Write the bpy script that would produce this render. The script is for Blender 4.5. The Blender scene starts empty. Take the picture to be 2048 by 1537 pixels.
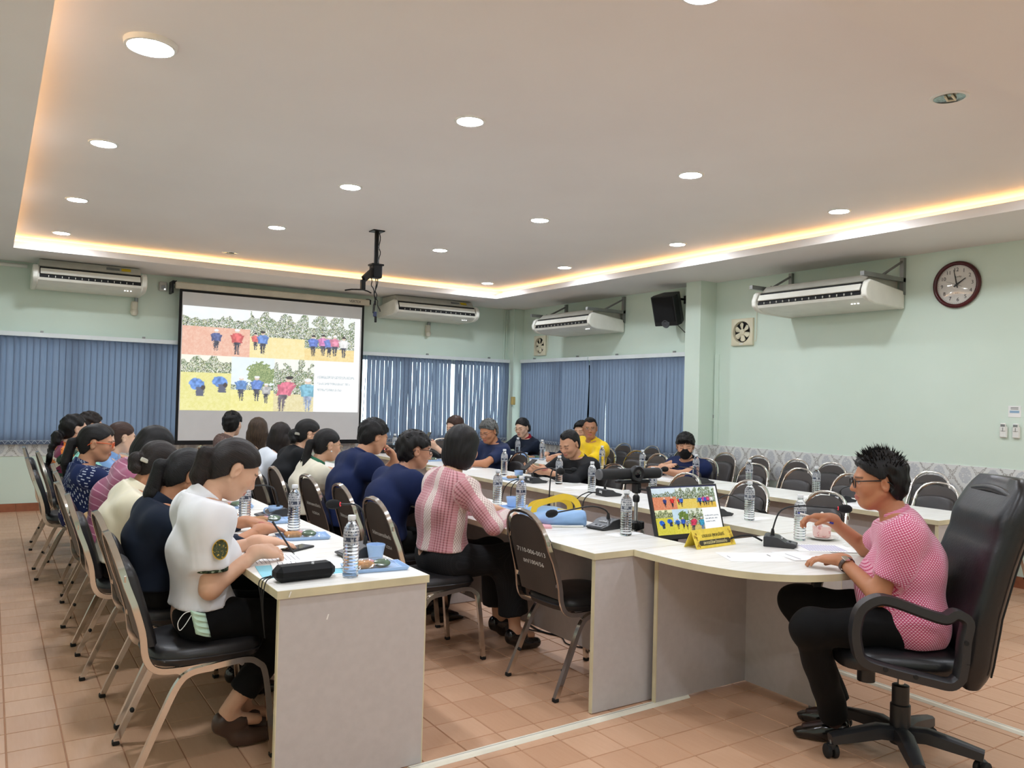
import bpy, bmesh, math, random
import numpy as np
from mathutils import Vector, Matrix
random.seed(7); RNG = np.random.default_rng(7)
PI = math.pi
sc = bpy.context.scene
COL = sc.collection

# ------------------------------------------------------------------ camera
F_PX, YAW, PITCH, ROLL, CAM_H = 1600.78, math.radians(33.0921), math.radians(1.0566), math.radians(1.5036), 1.4622
cf = Vector((math.sin(YAW)*math.cos(PITCH), math.cos(YAW)*math.cos(PITCH), math.sin(PITCH)))
cr0 = Vector((math.cos(YAW), -math.sin(YAW), 0)); cu0 = cr0.cross(cf)
cr = cr0*math.cos(ROLL) + cu0*math.sin(ROLL); cu = -cr0*math.sin(ROLL) + cu0*math.cos(ROLL)
cam_d = bpy.data.cameras.new('camera'); cam = bpy.data.objects.new('camera', cam_d); COL.objects.link(cam)
cam_d.sensor_fit = 'HORIZONTAL'; cam_d.sensor_width = 36.0; cam_d.lens = F_PX/2048*36.0
cam_d.clip_start = 0.05; cam_d.clip_end = 200
M = Matrix.Identity(4)
for i in range(3):
    M[i][0] = cr[i]; M[i][1] = cu[i]; M[i][2] = -cf[i]
M[2][3] = CAM_H
cam.matrix_world = M
sc.camera = cam
def project(p):
    d = Vector(p) - Vector((0, 0, CAM_H)); w = d.dot(cf)
    return (1024 + F_PX*d.dot(cr)/w, 768.5 - F_PX*d.dot(cu)/w, w)

# ------------------------------------------------------------------ world, exposure
wd = bpy.data.worlds.new('sky'); sc.world = wd; wd.use_nodes = True
wn = wd.node_tree.nodes; wl = wd.node_tree.links
bg = wn['Background']; bg.inputs['Strength'].default_value = 4.5
bg.inputs['Color'].default_value = (0.88, 0.95, 1.0, 1)
vs = sc.view_settings
vs.view_transform = 'Standard'; vs.look = 'None'; vs.gamma = 1.0; vs.use_curve_mapping = False
vs.exposure = 0.0
LAMP_W = 280.0       # emission strength of the ceiling downlights
COVE_W = 10.0       # warm strip in the cove

# ------------------------------------------------------------------ materials
def lin(c):
    return tuple((v/12.92 if v <= .04045 else ((v+.055)/1.055)**2.4) for v in (x/255. for x in c))
MATS = {}
class NT:
    """tiny helper round a node tree"""
    def __init__(s, name):
        s.m = bpy.data.materials.new(name); s.m.use_nodes = True
        s.n = s.m.node_tree.nodes; s.l = s.m.node_tree.links
        s.b = s.n['Principled BSDF']; s.out = s.n['Material Output']
    def new(s, t, **kw):
        nd = s.n.new(t)
        for k, v in kw.items(): setattr(nd, k, v)
        return nd
    def link(s, a, b): s.l.new(a, b)
    def coord(s, kind='Object', scale=(1,1,1), rot=(0,0,0)):
        if kind == 'World':
            g = s.new('ShaderNodeNewGeometry').outputs['Position']
        elif kind.startswith('attr:'):
            g = s.new('ShaderNodeAttribute', attribute_name=kind[5:]).outputs['Vector']
        else:
            g = s.new('ShaderNodeTexCoord').outputs[kind]
        mp = s.new('ShaderNodeMapping'); mp.inputs['Scale'].default_value = scale; mp.inputs['Rotation'].default_value = rot
        s.link(g, mp.inputs['Vector']); return mp.outputs['Vector']
    def noise(s, vec, scale=5, detail=3, rough=.5):
        t = s.new('ShaderNodeTexNoise'); t.inputs['Scale'].default_value = scale; t.inputs['Detail'].default_value = detail
        t.inputs['Roughness'].default_value = rough; s.link(vec, t.inputs['Vector']); return t.outputs['Fac']
    def ramp(s, fac, stops, interp='LINEAR'):
        r = s.new('ShaderNodeValToRGB'); r.color_ramp.interpolation = interp
        e = r.color_ramp.elements
        while len(e) < len(stops): e.new(0.5)
        for el, (p, c) in zip(e, stops):
            el.position = p; el.color = (*lin(c), 1)
        s.link(fac, r.inputs['Fac']); return r.outputs['Color']
    def mix(s, fac, a, b, mode='MIX'):
        x = s.new('ShaderNodeMix', data_type='RGBA', blend_type=mode)
        for sock, v in ((x.inputs[0], fac), (x.inputs[6], a), (x.inputs[7], b)):
            if isinstance(v, bpy.types.NodeSocket): s.link(v, sock)
            elif isinstance(v, (int, float)): sock.default_value = v
            else: sock.default_value = (*lin(v), 1)
        return x.outputs[2]
    def math(s, op, a, b=None, c=None, clamp=False):
        x = s.new('ShaderNodeMath', operation=op, use_clamp=clamp)
        for i, v in enumerate((a, b, c)):
            if v is None: continue
            if isinstance(v, bpy.types.NodeSocket): s.link(v, x.inputs[i])
            else: x.inputs[i].default_value = v
        return x.outputs[0]
    def sep(s, vec):
        x = s.new('ShaderNodeSeparateXYZ'); s.link(vec, x.inputs[0]); return x.outputs
    def bump(s, h, strength=.3, dist=.01):
        b = s.new('ShaderNodeBump'); b.inputs['Strength'].default_value = strength; b.inputs['Distance'].default_value = dist
        s.link(h, b.inputs['Height']); s.link(b.outputs['Normal'], s.b.inputs['Normal'])
    def set(s, color=None, rough=None, metal=None, spec=None, emit=None, estr=None, alpha=None, trans=None, ior=None, sheen=None, coat=None):
        b = s.b.inputs
        def put(sock, v):
            if v is None: return
            if isinstance(v, bpy.types.NodeSocket): s.link(v, sock)
            elif isinstance(v, (tuple, list)): sock.default_value = (*lin(v), 1)
            else: sock.default_value = v
        put(b['Base Color'], color); put(b['Roughness'], rough); put(b['Metallic'], metal)
        put(b['Specular IOR Level'], spec); put(b['Emission Color'], emit); put(b['Emission Strength'], estr)
        put(b['Alpha'], alpha); put(b['Transmission Weight'], trans); put(b['IOR'], ior)
        put(b['Sheen Weight'], sheen); put(b['Coat Weight'], coat)
        return s.m
def plain(name, color, rough=.5, metal=0., spec=.5, var=.06, nscale=6, bump=0., bscale=120, **kw):
    """principled colour with a faint mottling so that no surface is dead flat"""
    if name in MATS: return MATS[name]
    t = NT(name); v = t.coord('Object')
    n = t.noise(v, nscale, 4)
    d = tuple(max(0, c*(1-var)) for c in color); u = tuple(min(255, c*(1+var*.6)) for c in color)
    t.set(color=t.ramp(n, [(.3, d), (.7, u)]), rough=rough, metal=metal, spec=spec, **kw)
    if bump: t.bump(t.noise(v, bscale, 2), bump, .002)
    MATS[name] = t.m; return t.m
def emis(name, color, strength, diffuse=(230,230,230)):
    if name in MATS: return MATS[name]
    t = NT(name); t.set(color=diffuse, rough=.5, emit=color, estr=strength)
    MATS[name] = t.m; return t.m

# ------------------------------------------------------------------ geometry
def rotz(a): return Matrix.Rotation(a, 3, 'Z')
class MB:
    """collects simple shapes; build() links them as one mesh object"""
    def __init__(s): s.v = []; s.f = []; s.mi = []; s.cur = 0
    def add(s, vs, fs):
        o = len(s.v); s.v += [tuple(v) for v in vs]; s.f += [tuple(i+o for i in f) for f in fs]; s.mi += [s.cur]*len(fs); return s
    def box(s, c, d, R=None, taper=1.0):
        hx, hy, hz = d[0]/2, d[1]/2, d[2]/2
        P = []
        for z in (-1, 1):
            k = taper if z > 0 else 1
            for x, y in ((-1,-1),(1,-1),(1,1),(-1,1)):
                p = Vector((x*hx*k, y*hy*k, z*hz))
                if R is not None: p = R @ p
                P.append(p + Vector(c))
        return s.add(P, [(3,2,1,0),(4,5,6,7),(0,1,5,4),(1,2,6,5),(2,3,7,6),(3,0,4,7)])
    def b2(s, x0, x1, y0, y1, z0, z1):
        return s.box(((x0+x1)/2,(y0+y1)/2,(z0+z1)/2), (abs(x1-x0),abs(y1-y0),abs(z1-z0)))
    def cbox(s, c, d, ch=.004, R=None):
        """box whose twelve edges are chamfered"""
        h = [x/2 for x in d]; P = []; idx = {}
        for sx in (-1,1):
            for sy in (-1,1):
                for sz in (-1,1):
                    for ax in range(3):
                        p = [sx*h[0], sy*h[1], sz*h[2]]
                        for k, sg in enumerate((sx,sy,sz)):
                            if k != ax: p[k] = sg*(h[k]-ch)
                        idx[(sx,sy,sz,ax)] = len(P); p = Vector(p)
                        if R is not None: p = R @ p
                        P.append(p + Vector(c))
        F = []
        def q(*k): F.append(tuple(idx[i] for i in k))
        for a in (-1,1):
            o = [(-1,-1),(1,-1),(1,1),(-1,1)]
            if a < 0: o = o[::-1]
            q(*[(a,y,z,0) for y,z in o]); q(*[(z,a,y,1) for y,z in o]); q(*[(y,z,a,2) for y,z in o])
        for a in (-1,1):
            for b in (-1,1):
                e = [(-1,a,b,1),(1,a,b,1),(1,a,b,2),(-1,a,b,2)]; q(*(e if a*b > 0 else e[::-1]))
                e = [(b,-1,a,2),(b,1,a,2),(b,1,a,0),(b,-1,a,0)]; q(*(e if a*b > 0 else e[::-1]))
                e = [(a,b,-1,0),(a,b,1,0),(a,b,1,1),(a,b,-1,1)]; q(*(e if a*b > 0 else e[::-1]))
        for sx in (-1,1):
            for sy in (-1,1):
                for sz in (-1,1):
                    e = [(sx,sy,sz,0),(sx,sy,sz,1),(sx,sy,sz,2)]; q(*(e if sx*sy*sz > 0 else e[::-1]))
        return s.add(P, F)
    def tube(s, pts, r, n=8, closed=False, cap=True, prof=None, up=None):
        """sweep a circle (or the 2-D profile prof) along a path; r may be a list"""
        P = [Vector(p) for p in pts]; N = len(P)
        rs = r if isinstance(r, (list, tuple)) else [r]*N
        if prof is None: prof = [(math.cos(2*PI*k/n), math.sin(2*PI*k/n)) for k in range(n)]
        n = len(prof); V = []; nrm = None
        for i in range(N):
            a = P[i-1] if (i > 0 or closed) else P[i]; b = P[(i+1) % N] if (i < N-1 or closed) else P[i]
            t = (b-a)
            t = t.normalized() if t.length > 1e-9 else Vector((0,0,1))
            if nrm is None:
                u0 = Vector(up) if up is not None else (Vector((0,0,1)) if abs(t.z) < .9 else Vector((1,0,0)))
                nrm = (u0 - t*u0.dot(t)).normalized()
            else:
                nrm = nrm - t*nrm.dot(t)
                nrm = nrm.normalized() if nrm.length > 1e-6 else t.orthogonal().normalized()
            bi = t.cross(nrm)
            for (x, y) in prof: V.append(P[i] + nrm*(x*rs[i]) + bi*(y*rs[i]))
        Fc = []
        for i in range(N if closed else N-1):
            j = (i+1) % N
            for k in range(n):
                k2 = (k+1) % n; Fc.append((i*n+k, i*n+k2, j*n+k2, j*n+k))
        if cap and not closed:
            Fc.append(tuple(range(n))[::-1]); Fc.append(tuple((N-1)*n+k for k in range(n)))
        return s.add(V, Fc)
    def lathe(s, prof, n=20, c=(0,0,0), R=None, cap=True):
        V = []; Fc = []
        for (r, z) in prof:
            for k in range(n):
                p = Vector((r*math.cos(2*PI*k/n), r*math.sin(2*PI*k/n), z))
                if R is not None: p = R @ p
                V.append(p + Vector(c))
        for i in range(len(prof)-1):
            for k in range(n):
                k2 = (k+1) % n; Fc.append((i*n+k, i*n+k2, (i+1)*n+k2, (i+1)*n+k))
        if cap:
            if prof[0][0] > 1e-6: Fc.append(tuple(range(n))[::-1])
            if prof[-1][0] > 1e-6: Fc.append(tuple((len(prof)-1)*n+k for k in range(n)))
        return s.add(V, Fc)
    def prism(s, poly, z0, z1, f=None):
        """extrude a 2-D polygon; f maps (x, y, z) to 3-D"""
        f = f or (lambda x, y, z: (x, y, z)); n = len(poly)
        V = [f(x, y, z0) for x, y in poly] + [f(x, y, z1) for x, y in poly]
        Fc = [tuple(range(n))[::-1], tuple(range(n, 2*n))] + [(i, (i+1) % n, n+(i+1) % n, n+i) for i in range(n)]
        return s.add(V, Fc)
    def ball(s, c, r, n=12, m=8, R=None):
        rr = r if isinstance(r, (tuple, list)) else (r, r, r); V = []; Fc = []
        for i in range(1, m):
            a = PI*i/m
            for k in range(n):
                b = 2*PI*k/n
                p = Vector((rr[0]*math.sin(a)*math.cos(b), rr[1]*math.sin(a)*math.sin(b), rr[2]*math.cos(a)))
                if R is not None: p = R @ p
                V.append(p + Vector(c))
        for z in (1, -1):
            p = Vector((0, 0, z*rr[2]))
            if R is not None: p = R @ p
            V.append(p + Vector(c))
        t, bt = len(V)-2, len(V)-1
        for i in range(m-2):
            for k in range(n):
                k2 = (k+1) % n; Fc.append((i*n+k, (i+1)*n+k, (i+1)*n+k2, i*n+k2))
        for k in range(n):
            k2 = (k+1) % n; Fc.append((t, k, k2)); Fc.append((bt, (m-2)*n+k2, (m-2)*n+k))
        return s.add(V, Fc)
    def grid(s, f, nu, nv):
        """surface f(u, v), u and v in 0..1"""
        V = [f(i/nu, j/nv) for j in range(nv+1) for i in range(nu+1)]
        Fc = [(j*(nu+1)+i, j*(nu+1)+i+1, (j+1)*(nu+1)+i+1, (j+1)*(nu+1)+i) for j in range(nv) for i in range(nu)]
        return s.add(V, Fc)
    def mesh(s, name, mats, smooth=None):
        me = bpy.data.meshes.new(name); me.from_pydata(s.v, [], s.f); me.validate()
        for m in (mats if isinstance(mats, (list, tuple)) else [mats]): me.materials.append(m)
        if any(s.mi) and len(me.polygons) == len(s.mi): me.polygons.foreach_set('material_index', s.mi)
        if smooth is not None:
            me.polygons.foreach_set('use_smooth', [True]*len(me.polygons))
            if smooth < 180: me.set_sharp_from_angle(angle=math.radians(smooth))
        me.update(); return me
    def build(s, name, mats, parent=None, smooth=None, loc=None, rz=None, bevel=None):
        o = bpy.data.objects.new(name, s.mesh(name, mats, smooth)); COL.objects.link(o)
        if parent is not None: o.parent = parent
        if loc is not None: o.location = loc
        if rz is not None: o.rotation_euler = (0, 0, rz)
        if bevel:
            b = o.modifiers.new('bevel', 'BEVEL'); b.width = bevel; b.segments = 2; b.limit_method = 'ANGLE'
        return o
def tag(o, label=None, cat=None, group=None, kind=None):
    if label: o['label'] = label
    if cat: o['category'] = cat
    if group: o['group'] = group
    if kind: o['kind'] = kind
    return o
def thing(name, label, cat, loc=(0,0,0), rz=0., group=None):
    o = bpy.data.objects.new(name, None); o.empty_display_size = .1; COL.objects.link(o)
    o.location = loc; o.rotation_euler = (0, 0, rz); return tag(o, label, cat, group)
def dup(root, loc=None, rz=None, label=None, group=None):
    def cp(o, par):
        c = o.copy(); COL.objects.link(c)
        if par is not None: c.parent = par
        for ch in KIDS(o): cp(ch, c)
        return c
    r = cp(root, None)
    if loc is not None: r.location = loc
    if rz is not None: r.rotation_euler = (0, 0, rz)
    if label: r['label'] = label
    if group: r['group'] = group
    return r
def KIDS(o): return list(o.children)
def struct(o, label=None, cat=None):
    o['kind'] = 'structure'
    if label: o['label'] = label
    if cat: o['category'] = cat
    return o
def text_mesh(body, size, thick=.0004, align='CENTER'):
    """a word as flat letters: returns mesh data lying in the xy plane"""
    cu_ = bpy.data.curves.new('lettering', 'FONT'); cu_.body = body; cu_.size = size; cu_.extrude = thick
    cu_.align_x = align; cu_.align_y = 'CENTER'; cu_.resolution_u = 2
    ob = bpy.data.objects.new('lettering', cu_); COL.objects.link(ob)
    dg = bpy.context.evaluated_depsgraph_get(); me = bpy.data.meshes.new_from_object(ob.evaluated_get(dg))
    bpy.data.objects.remove(ob); bpy.data.curves.remove(cu_); return me
def lettering(body, size, mat, parent, origin, xdir, ydir, name='lettering', thick=.0004, width=None):
    me = text_mesh(body, size, thick); me.materials.clear(); me.materials.append(mat)
    o = bpy.data.objects.new(name, me); COL.objects.link(o); o.parent = parent
    x = Vector(xdir).normalized(); y = Vector(ydir).normalized(); z = x.cross(y)
    k = 1.0
    if width and len(me.vertices):
        xs = [v.co.x for v in me.vertices]; w = max(xs)-min(xs); k = width/w if w > 0 else 1
    m = Matrix.Identity(4)
    for i in range(3): m[i][0] = x[i]*k; m[i][1] = y[i]; m[i][2] = z[i]; m[i][3] = origin[i]
    o.matrix_local = m; return o
# ------------------------------------------------------------------ room shell
XR, YB, XL, YF, ZC, ZT = 7.212, 10.939, -0.93, -3.2, 2.909, 3.06
TX0, TX1, TY0, TY1, LIP, COVE = 0.157, 6.124, 1.81, 9.879, 2.98, 0.22

t = NT('wall_paint'); v = t.coord('World'); n = t.noise(v, 1.2, 4)
t.set(color=t.ramp(n, [(.3, (216,231,216)), (.7, (223,237,223))]), rough=.72, spec=.25); t.bump(t.noise(v, 90, 3), .08, .002); M_WALL = t.m
t = NT('ceiling_paint'); v = t.coord('World'); n = t.noise(v, .8, 4)
t.set(color=t.ramp(n, [(.3, (238,232,227)), (.7, (243,238,233))]), rough=.7, spec=.2); t.bump(t.noise(v, 60, 3), .05, .002); M_CEIL = t.m
# floor tiles: each one a slightly different clay tone with faint brushed streaks
t = NT('clay_tile'); v = t.coord('World'); cell = t.new('ShaderNodeVectorMath', operation='SNAP')
off = t.new('ShaderNodeVectorMath', operation='SUBTRACT'); t.link(v, off.inputs[0]); off.inputs[1].default_value = (.1, .17, 0)
t.link(off.outputs[0], cell.inputs[0]); cell.inputs[1].default_value = (.2, .2, 50)
wnz = t.new('ShaderNodeTexWhiteNoise', noise_dimensions='3D'); t.link(cell.outputs[0], wnz.inputs['Vector'])
base = t.ramp(wnz.outputs['Value'], [(.0, (198,154,123)), (.5, (206,163,131)), (1., (213,171,140))])
st = t.noise(t.coord('World', (60, 6, 1)), 1.0, 4, .6); st2 = t.noise(v, 2.2, 3)
c1 = t.mix(t.math('MULTIPLY', st, .28), base, (168,118,86)); c1 = t.mix(t.math('MULTIPLY', st2, .22), c1, (222,184,150))
t.set(color=c1, rough=t.math('MULTIPLY_ADD', st, .25, .25), spec=.4); t.bump(st, .12, .002); M_TILE = t.m
M_GROUT = plain('grout', (172,128,98), .85)
M_BASE = plain('baseboard_tile', (160,96,66), .45, var=.1, nscale=9)
M_PAN = plain('window_aluminium', (214,220,222), .4, .4)
M_WHITE = plain('white_plastic', (236,236,230), .4, var=.02)
M_CREAM = plain('cream_plastic', (232,224,196), .45, var=.04)
M_BLACK = plain('black_plastic', (22,22,24), .45, var=.1)
M_DKMETAL = plain('black_metal', (18,18,19), .4, .6)
M_STEEL = plain('grey_steel', (150,152,150), .4, .7)
M_CHROME = plain('chrome', (216,212,206), .14, 1.0, var=.03)
M_RUBBER = plain('black_rubber', (20,19,18), .8)

# wallpaper dado: ogee garlands with pale medallions
t = NT('dado_wallpaper'); v = t.coord('World'); x, y, z = t.sep(v)
u = t.math('ADD', x, y)
k = 2*PI/.2325
cu_ = t.math('COSINE', t.math('MULTIPLY', u, k)); cz_ = t.math('COSINE', t.math('MULTIPLY_ADD', z, 2*PI/.31, .75))
f = t.math('ADD', cu_, cz_)
fn = t.noise(v, 60, 3, .7); f2 = t.math('ADD', f, t.math('MULTIPLY_ADD', fn, 1.0, -.5))
line = t.math('LESS_THAN', t.math('ABSOLUTE', f2), .26)
leaf = t.math('MULTIPLY', line, t.math('GREATER_THAN', t.noise(v, 120, 2), .47))
med = t.math('GREATER_THAN', t.math('ABSOLUTE', f2), 1.12); med = t.math('MULTIPLY', med, t.math('GREATER_THAN', t.noise(v, 75, 3), .40))
col = t.mix(t.math('MULTIPLY', med, .55), (226,226,222), (170,174,182)); col = t.mix(t.math('MULTIPLY', leaf, .7), col, (140,132,122))
t.set(color=col, rough=.6); M_DADO = t.m

# floor slab + tiles
fl = MB().b2(XL-.2, XR+.2, YF-.2, YB+.2, -.08, -.0035).build('floor', M_GROUT); struct(fl, 'terracotta tiled floor of square clay tiles', 'floor')
tl = []
nx0, nx1 = int(math.floor((XL-.1)/.2)), int(math.ceil((XR-.1)/.2)); ny0, ny1 = int(math.floor((YF-.17)/.2)), int(math.ceil((YB-.17)/.2))
for i in range(nx0, nx1):
    for j in range(ny0, ny1):
        a0, a1 = max(.1+.2*i, XL), min(.1+.2*i+.2, XR); b0, b1 = max(.17+.2*j, YF), min(.17+.2*j+.2, YB)
        if a1-a0 > .01 and b1-b0 > .01: tl.append((a0, a1, b0, b1))
def tile_geo(m, a0, a1, b0, b1):
    g, e = .0015, .004
    V = [(a0+g,b0+g,-.006),(a1-g,b0+g,-.006),(a1-g,b1-g,-.006),(a0+g,b1-g,-.006),(a0+e,b0+e,0),(a1-e,b0+e,0),(a1-e,b1-e,0),(a0+e,b1-e,0)]
    m.add(V, [(4,5,6,7),(0,1,5,4),(1,2,6,5),(2,3,7,6),(3,0,4,7)])
def tile_seen(q):
    px = project(((q[0]+q[1])/2, (q[2]+q[3])/2, 0)); 
    if px[2] < .5 or not (-60 < px[0] < 2110 and px[1] < 1600): return False
    cx_, cy_ = (q[0]+q[1])/2, (q[2]+q[3])/2        # hidden for good behind the table end panels
    return not ((.95 < cx_ < 1.45 and cy_ > 3.2) or (cx_ > 2.9 and cy_ > 3.1 and cx_ < 6.3) or (1.6 < cx_ < 2.3 and cy_ > 5.2))
seen = sorted([q for q in tl if tile_seen(q)], key=lambda q: (q[0]+q[1])**2/4 + (q[2]+q[3])**2/4)[:300]
ss = set(seen); std = None
for q in seen:
    full = abs(q[1]-q[0]-.2) < 1e-6 and abs(q[3]-q[2]-.2) < 1e-6
    if full:
        if std is None:
            mb = MB(); tile_geo(mb, -.1, .1, -.1, .1); std = mb.mesh('floor_tile', M_TILE)
        o = bpy.data.objects.new('floor_tile', std); o.location = ((q[0]+q[1])/2, (q[2]+q[3])/2, 0)
        COL.objects.link(o)
    else:
        mb = MB(); tile_geo(mb, *q); o = mb.build('floor_tile', M_TILE)
    o.parent = fl
mb = MB()
for q in tl:
    if q not in ss: tile_geo(mb, *q)
tag(mb.build('floor_tiles', M_TILE, fl), kind='stuff')

# walls
WZ0, WZ1 = .82, 2.03              # window band
mb = MB(); mb.b2(XL-.15, XR+.15, YB, YB+.15, 0, WZ0); mb.b2(XL-.15, XR+.15, YB, YB+.15, WZ1, 3.2); mb.b2(6.98, XR+.15, YB, YB+.15, WZ0, WZ1); mb.b2(XL-.15, XL, YB, YB+.15, WZ0, WZ1)
mb.b2(7.03, XR, 10.76, YB, 0, ZC)                           # corner column
struct(mb.build('wall_back', M_WALL), 'pale green back wall behind the projection screen', 'wall')
RW0, RW1 = 6.93, 10.70
mb = MB(); mb.b2(XR, XR+.15, YF, RW0, 0, 3.2); mb.b2(XR, XR+.15, RW0, YB, 0, WZ0); mb.b2(XR, XR+.15, RW0, YB, WZ1, 3.2); mb.b2(XR, XR+.15, RW1, YB, WZ0, WZ1)
mb.b2(6.95, XR, 6.655, 6.895, 0, ZC)                         # column beside the window
struct(mb.build('wall_right', M_WALL), 'pale green right wall with the clock', 'wall')
struct(MB().b2(XL-.15, XL, YF, YB, 0, 3.2).build('wall_left', M_WALL), 'pale green left wall beside the aisle', 'wall')
struct(MB().b2(XL-.15, XR+.15, YF-.15, YF, 0, 3.2).build('wall_front', M_WALL), 'pale green wall behind the camera', 'wall')

# ceiling: soffit ring with a lit cove and a raised tray
mb = MB(); a0, a1, b0, b1 = TX0, TX1, TY0, TY1
for (x0, x1, y0, y1) in ((XL, a0, YF, YB), (a1, XR, YF, YB), (a0, a1, YF, b0), (a0, a1, b1, YB)):
    mb.b2(x0, x1, y0, y1, ZC, LIP)
o0, o1, p0, p1 = a0-COVE, a1+COVE, b0-COVE, b1+COVE
mb.b2(o0, o1, p0, p1, ZT, ZT+.05)
for (x0, x1, y0, y1) in ((o0-.03, o0, p0, p1), (o1, o1+.03, p0, p1), (o0, o1, p0-.03, p0), (o0, o1, p1, p1+.03)):
    mb.b2(x0, x1, y0, y1, LIP-.01, ZT+.05)
ceil = struct(mb.build('ceiling', M_CEIL), 'cream ceiling with a recessed tray and cove lighting', 'ceiling')
M_COVE = emis('warm_led_strip', (255,204,138), COVE_W, (250,220,170))
for nm, (x0, x1, y0, y1) in {'r': (o1-.05, o1-.03, p0+.1, p1-.06), 'b': (o0+.06, o1-.06, p1-.05, p1-.03), 'l': (o0+.03, o0+.05, p0+.1, p1-.06)}.items():
    MB().b2(x0, x1, y0, y1, LIP+.006, LIP+.022).build('led_strip', M_COVE, ceil)

# dado wallpaper and baseboards
struct(MB().b2(XL, 7.03, YB-.006, YB, .6436, .83).build('trim_1', M_DADO), 'strip of grey damask wallpaper under the blue blinds', 'wallpaper')
mb = MB(); mb.b2(XR-.006, XR, YF, 6.655, .6436, .978); mb.b2(XR-.006, XR, 6.895, 10.76, .6436, .83); mb.b2(6.944, 6.95, 6.655, 6.895, .6436, .978); mb.b2(6.95, XR, 6.649, 6.655, .6436, .978)
struct(mb.build('trim_2', M_DADO), 'band of grey damask wallpaper along the right wall', 'wallpaper')
def base_tiles(name, label, a, b, f):
    mb = MB(); f(mb, a, b, .004); root = struct(mb.build(name, M_GROUT), label, 'baseboard')
    n = max(1, int((b-a)/.3)); 
    for i in range(n):
        m2 = MB(); f(m2, a+(b-a)*i/n+.0015, a+(b-a)*(i+1)/n-.0015, .012); m2.build('base_tile', M_BASE, root)
base_tiles('baseboard_back', 'reddish brown tile baseboard under the back wall', XL, 7.03, lambda m, a, b, d: m.b2(a, b, YB-d, YB, 0, .0946))
base_tiles('baseboard_right', 'reddish brown tile baseboard under the right wall', 0.0, 6.655, lambda m, a, b, d: m.b2(XR-d, XR, a, b, 0, .0946))

# windows: aluminium frames, panes
t = NT('window_glass'); gl = t.new('ShaderNodeBsdfGlossy'); gl.inputs['Roughness'].default_value = .02
tr = t.new('ShaderNodeBsdfTransparent'); tr.inputs['Color'].default_value = (.9,.96,.96,1); mx = t.new('ShaderNodeMixShader'); fr = t.new('ShaderNodeFresnel'); fr.inputs['IOR'].default_value = 1.3
t.link(fr.outputs[0], mx.inputs[0]); t.link(tr.outputs[0], mx.inputs[1]); t.link(gl.outputs[0], mx.inputs[2]); t.link(mx.outputs[0], t.out.inputs['Surface']); M_GLASS = t.m
def window(name, label, a, b, n, f):
    """f(u0,u1,d0,d1,z0,z1) -> b2 box args; u along the wall, d depth"""
    mb = MB(); 
    for z0, z1 in ((WZ0, WZ0+.05), (WZ1-.05, WZ1)): mb.b2(*f(a, b, .03, .09, z0, z1))
    for i in range(n+1):
        u = a+(b-a)*i/n; mb.b2(*f(max(a, u-.025), min(b, u+.025), .03, .09, WZ0, WZ1))
    root = struct(mb.build(name, M_PAN, bevel=None), label, 'window')
    for i in range(n):
        MB().b2(*f(a+(b-a)*i/n+.03, a+(b-a)*(i+1)/n-.03, .055, .06, WZ0+.05, WZ1-.05)).build('pane', M_GLASS, root)
    return root
window('window_1', 'long window behind the blue blinds of the back wall', XL, 6.98, 9, lambda u0,u1,d0,d1,z0,z1: (u0,u1,YB+d0,YB+d1,z0,z1))
window('window_2', 'window behind the blue blinds of the right wall', RW0, RW1, 4, lambda u0,u1,d0,d1,z0,z1: (XR+d0,XR+d1,u0,u1,z0,z1))

# ------------------------------------------------------------------ vertical blinds
t = NT('blind_fabric'); v = t.coord('Object'); n = t.noise(t.coord('Object', (300, 300, 8)), 1, 2)
colr = t.ramp(n, [(.3, (92,102,120)), (.7, (106,116,136))]); t.set(color=colr, rough=.8, spec=.2)
tl_ = t.new('ShaderNodeBsdfTranslucent'); tl_.inputs['Color'].default_value = (*lin((150,162,184)), 1)
mx = t.new('ShaderNodeMixShader'); mx.inputs[0].default_value = .2; t.link(t.b.outputs[0], mx.inputs[1]); t.link(tl_.outputs[0], mx.inputs[2]); t.link(mx.outputs[0], t.out.inputs['Surface']); M_BLIND = t.m
M_RAIL = plain('blind_rail', (232,238,238), .35, .1, var=.02)
M_CHAIN = plain('blind_chain', (196,206,216), .5)
def slat_mesh(bend):
    mb = MB(); w = .076; h = 1.255; nz = 4
    for (z0, z1) in ((0, .045), (.045, h)):
        fr_ = lambda u, vv: ((u-.5)*w, .006*math.sin(u*PI)+bend*math.sin((z0+(z1-z0)*vv)*5)*.006, -h+z0+(z1-z0)*vv)
        mb.grid(fr_, 4, 1 if z0 == 0 else nz)
    return mb.mesh('slat', M_BLIND, 60)
SL = [slat_mesh(b) for b in (0, 1, -1, 2)]
M_HEM = plain('blind_hem', (74,92,122), .8)
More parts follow.
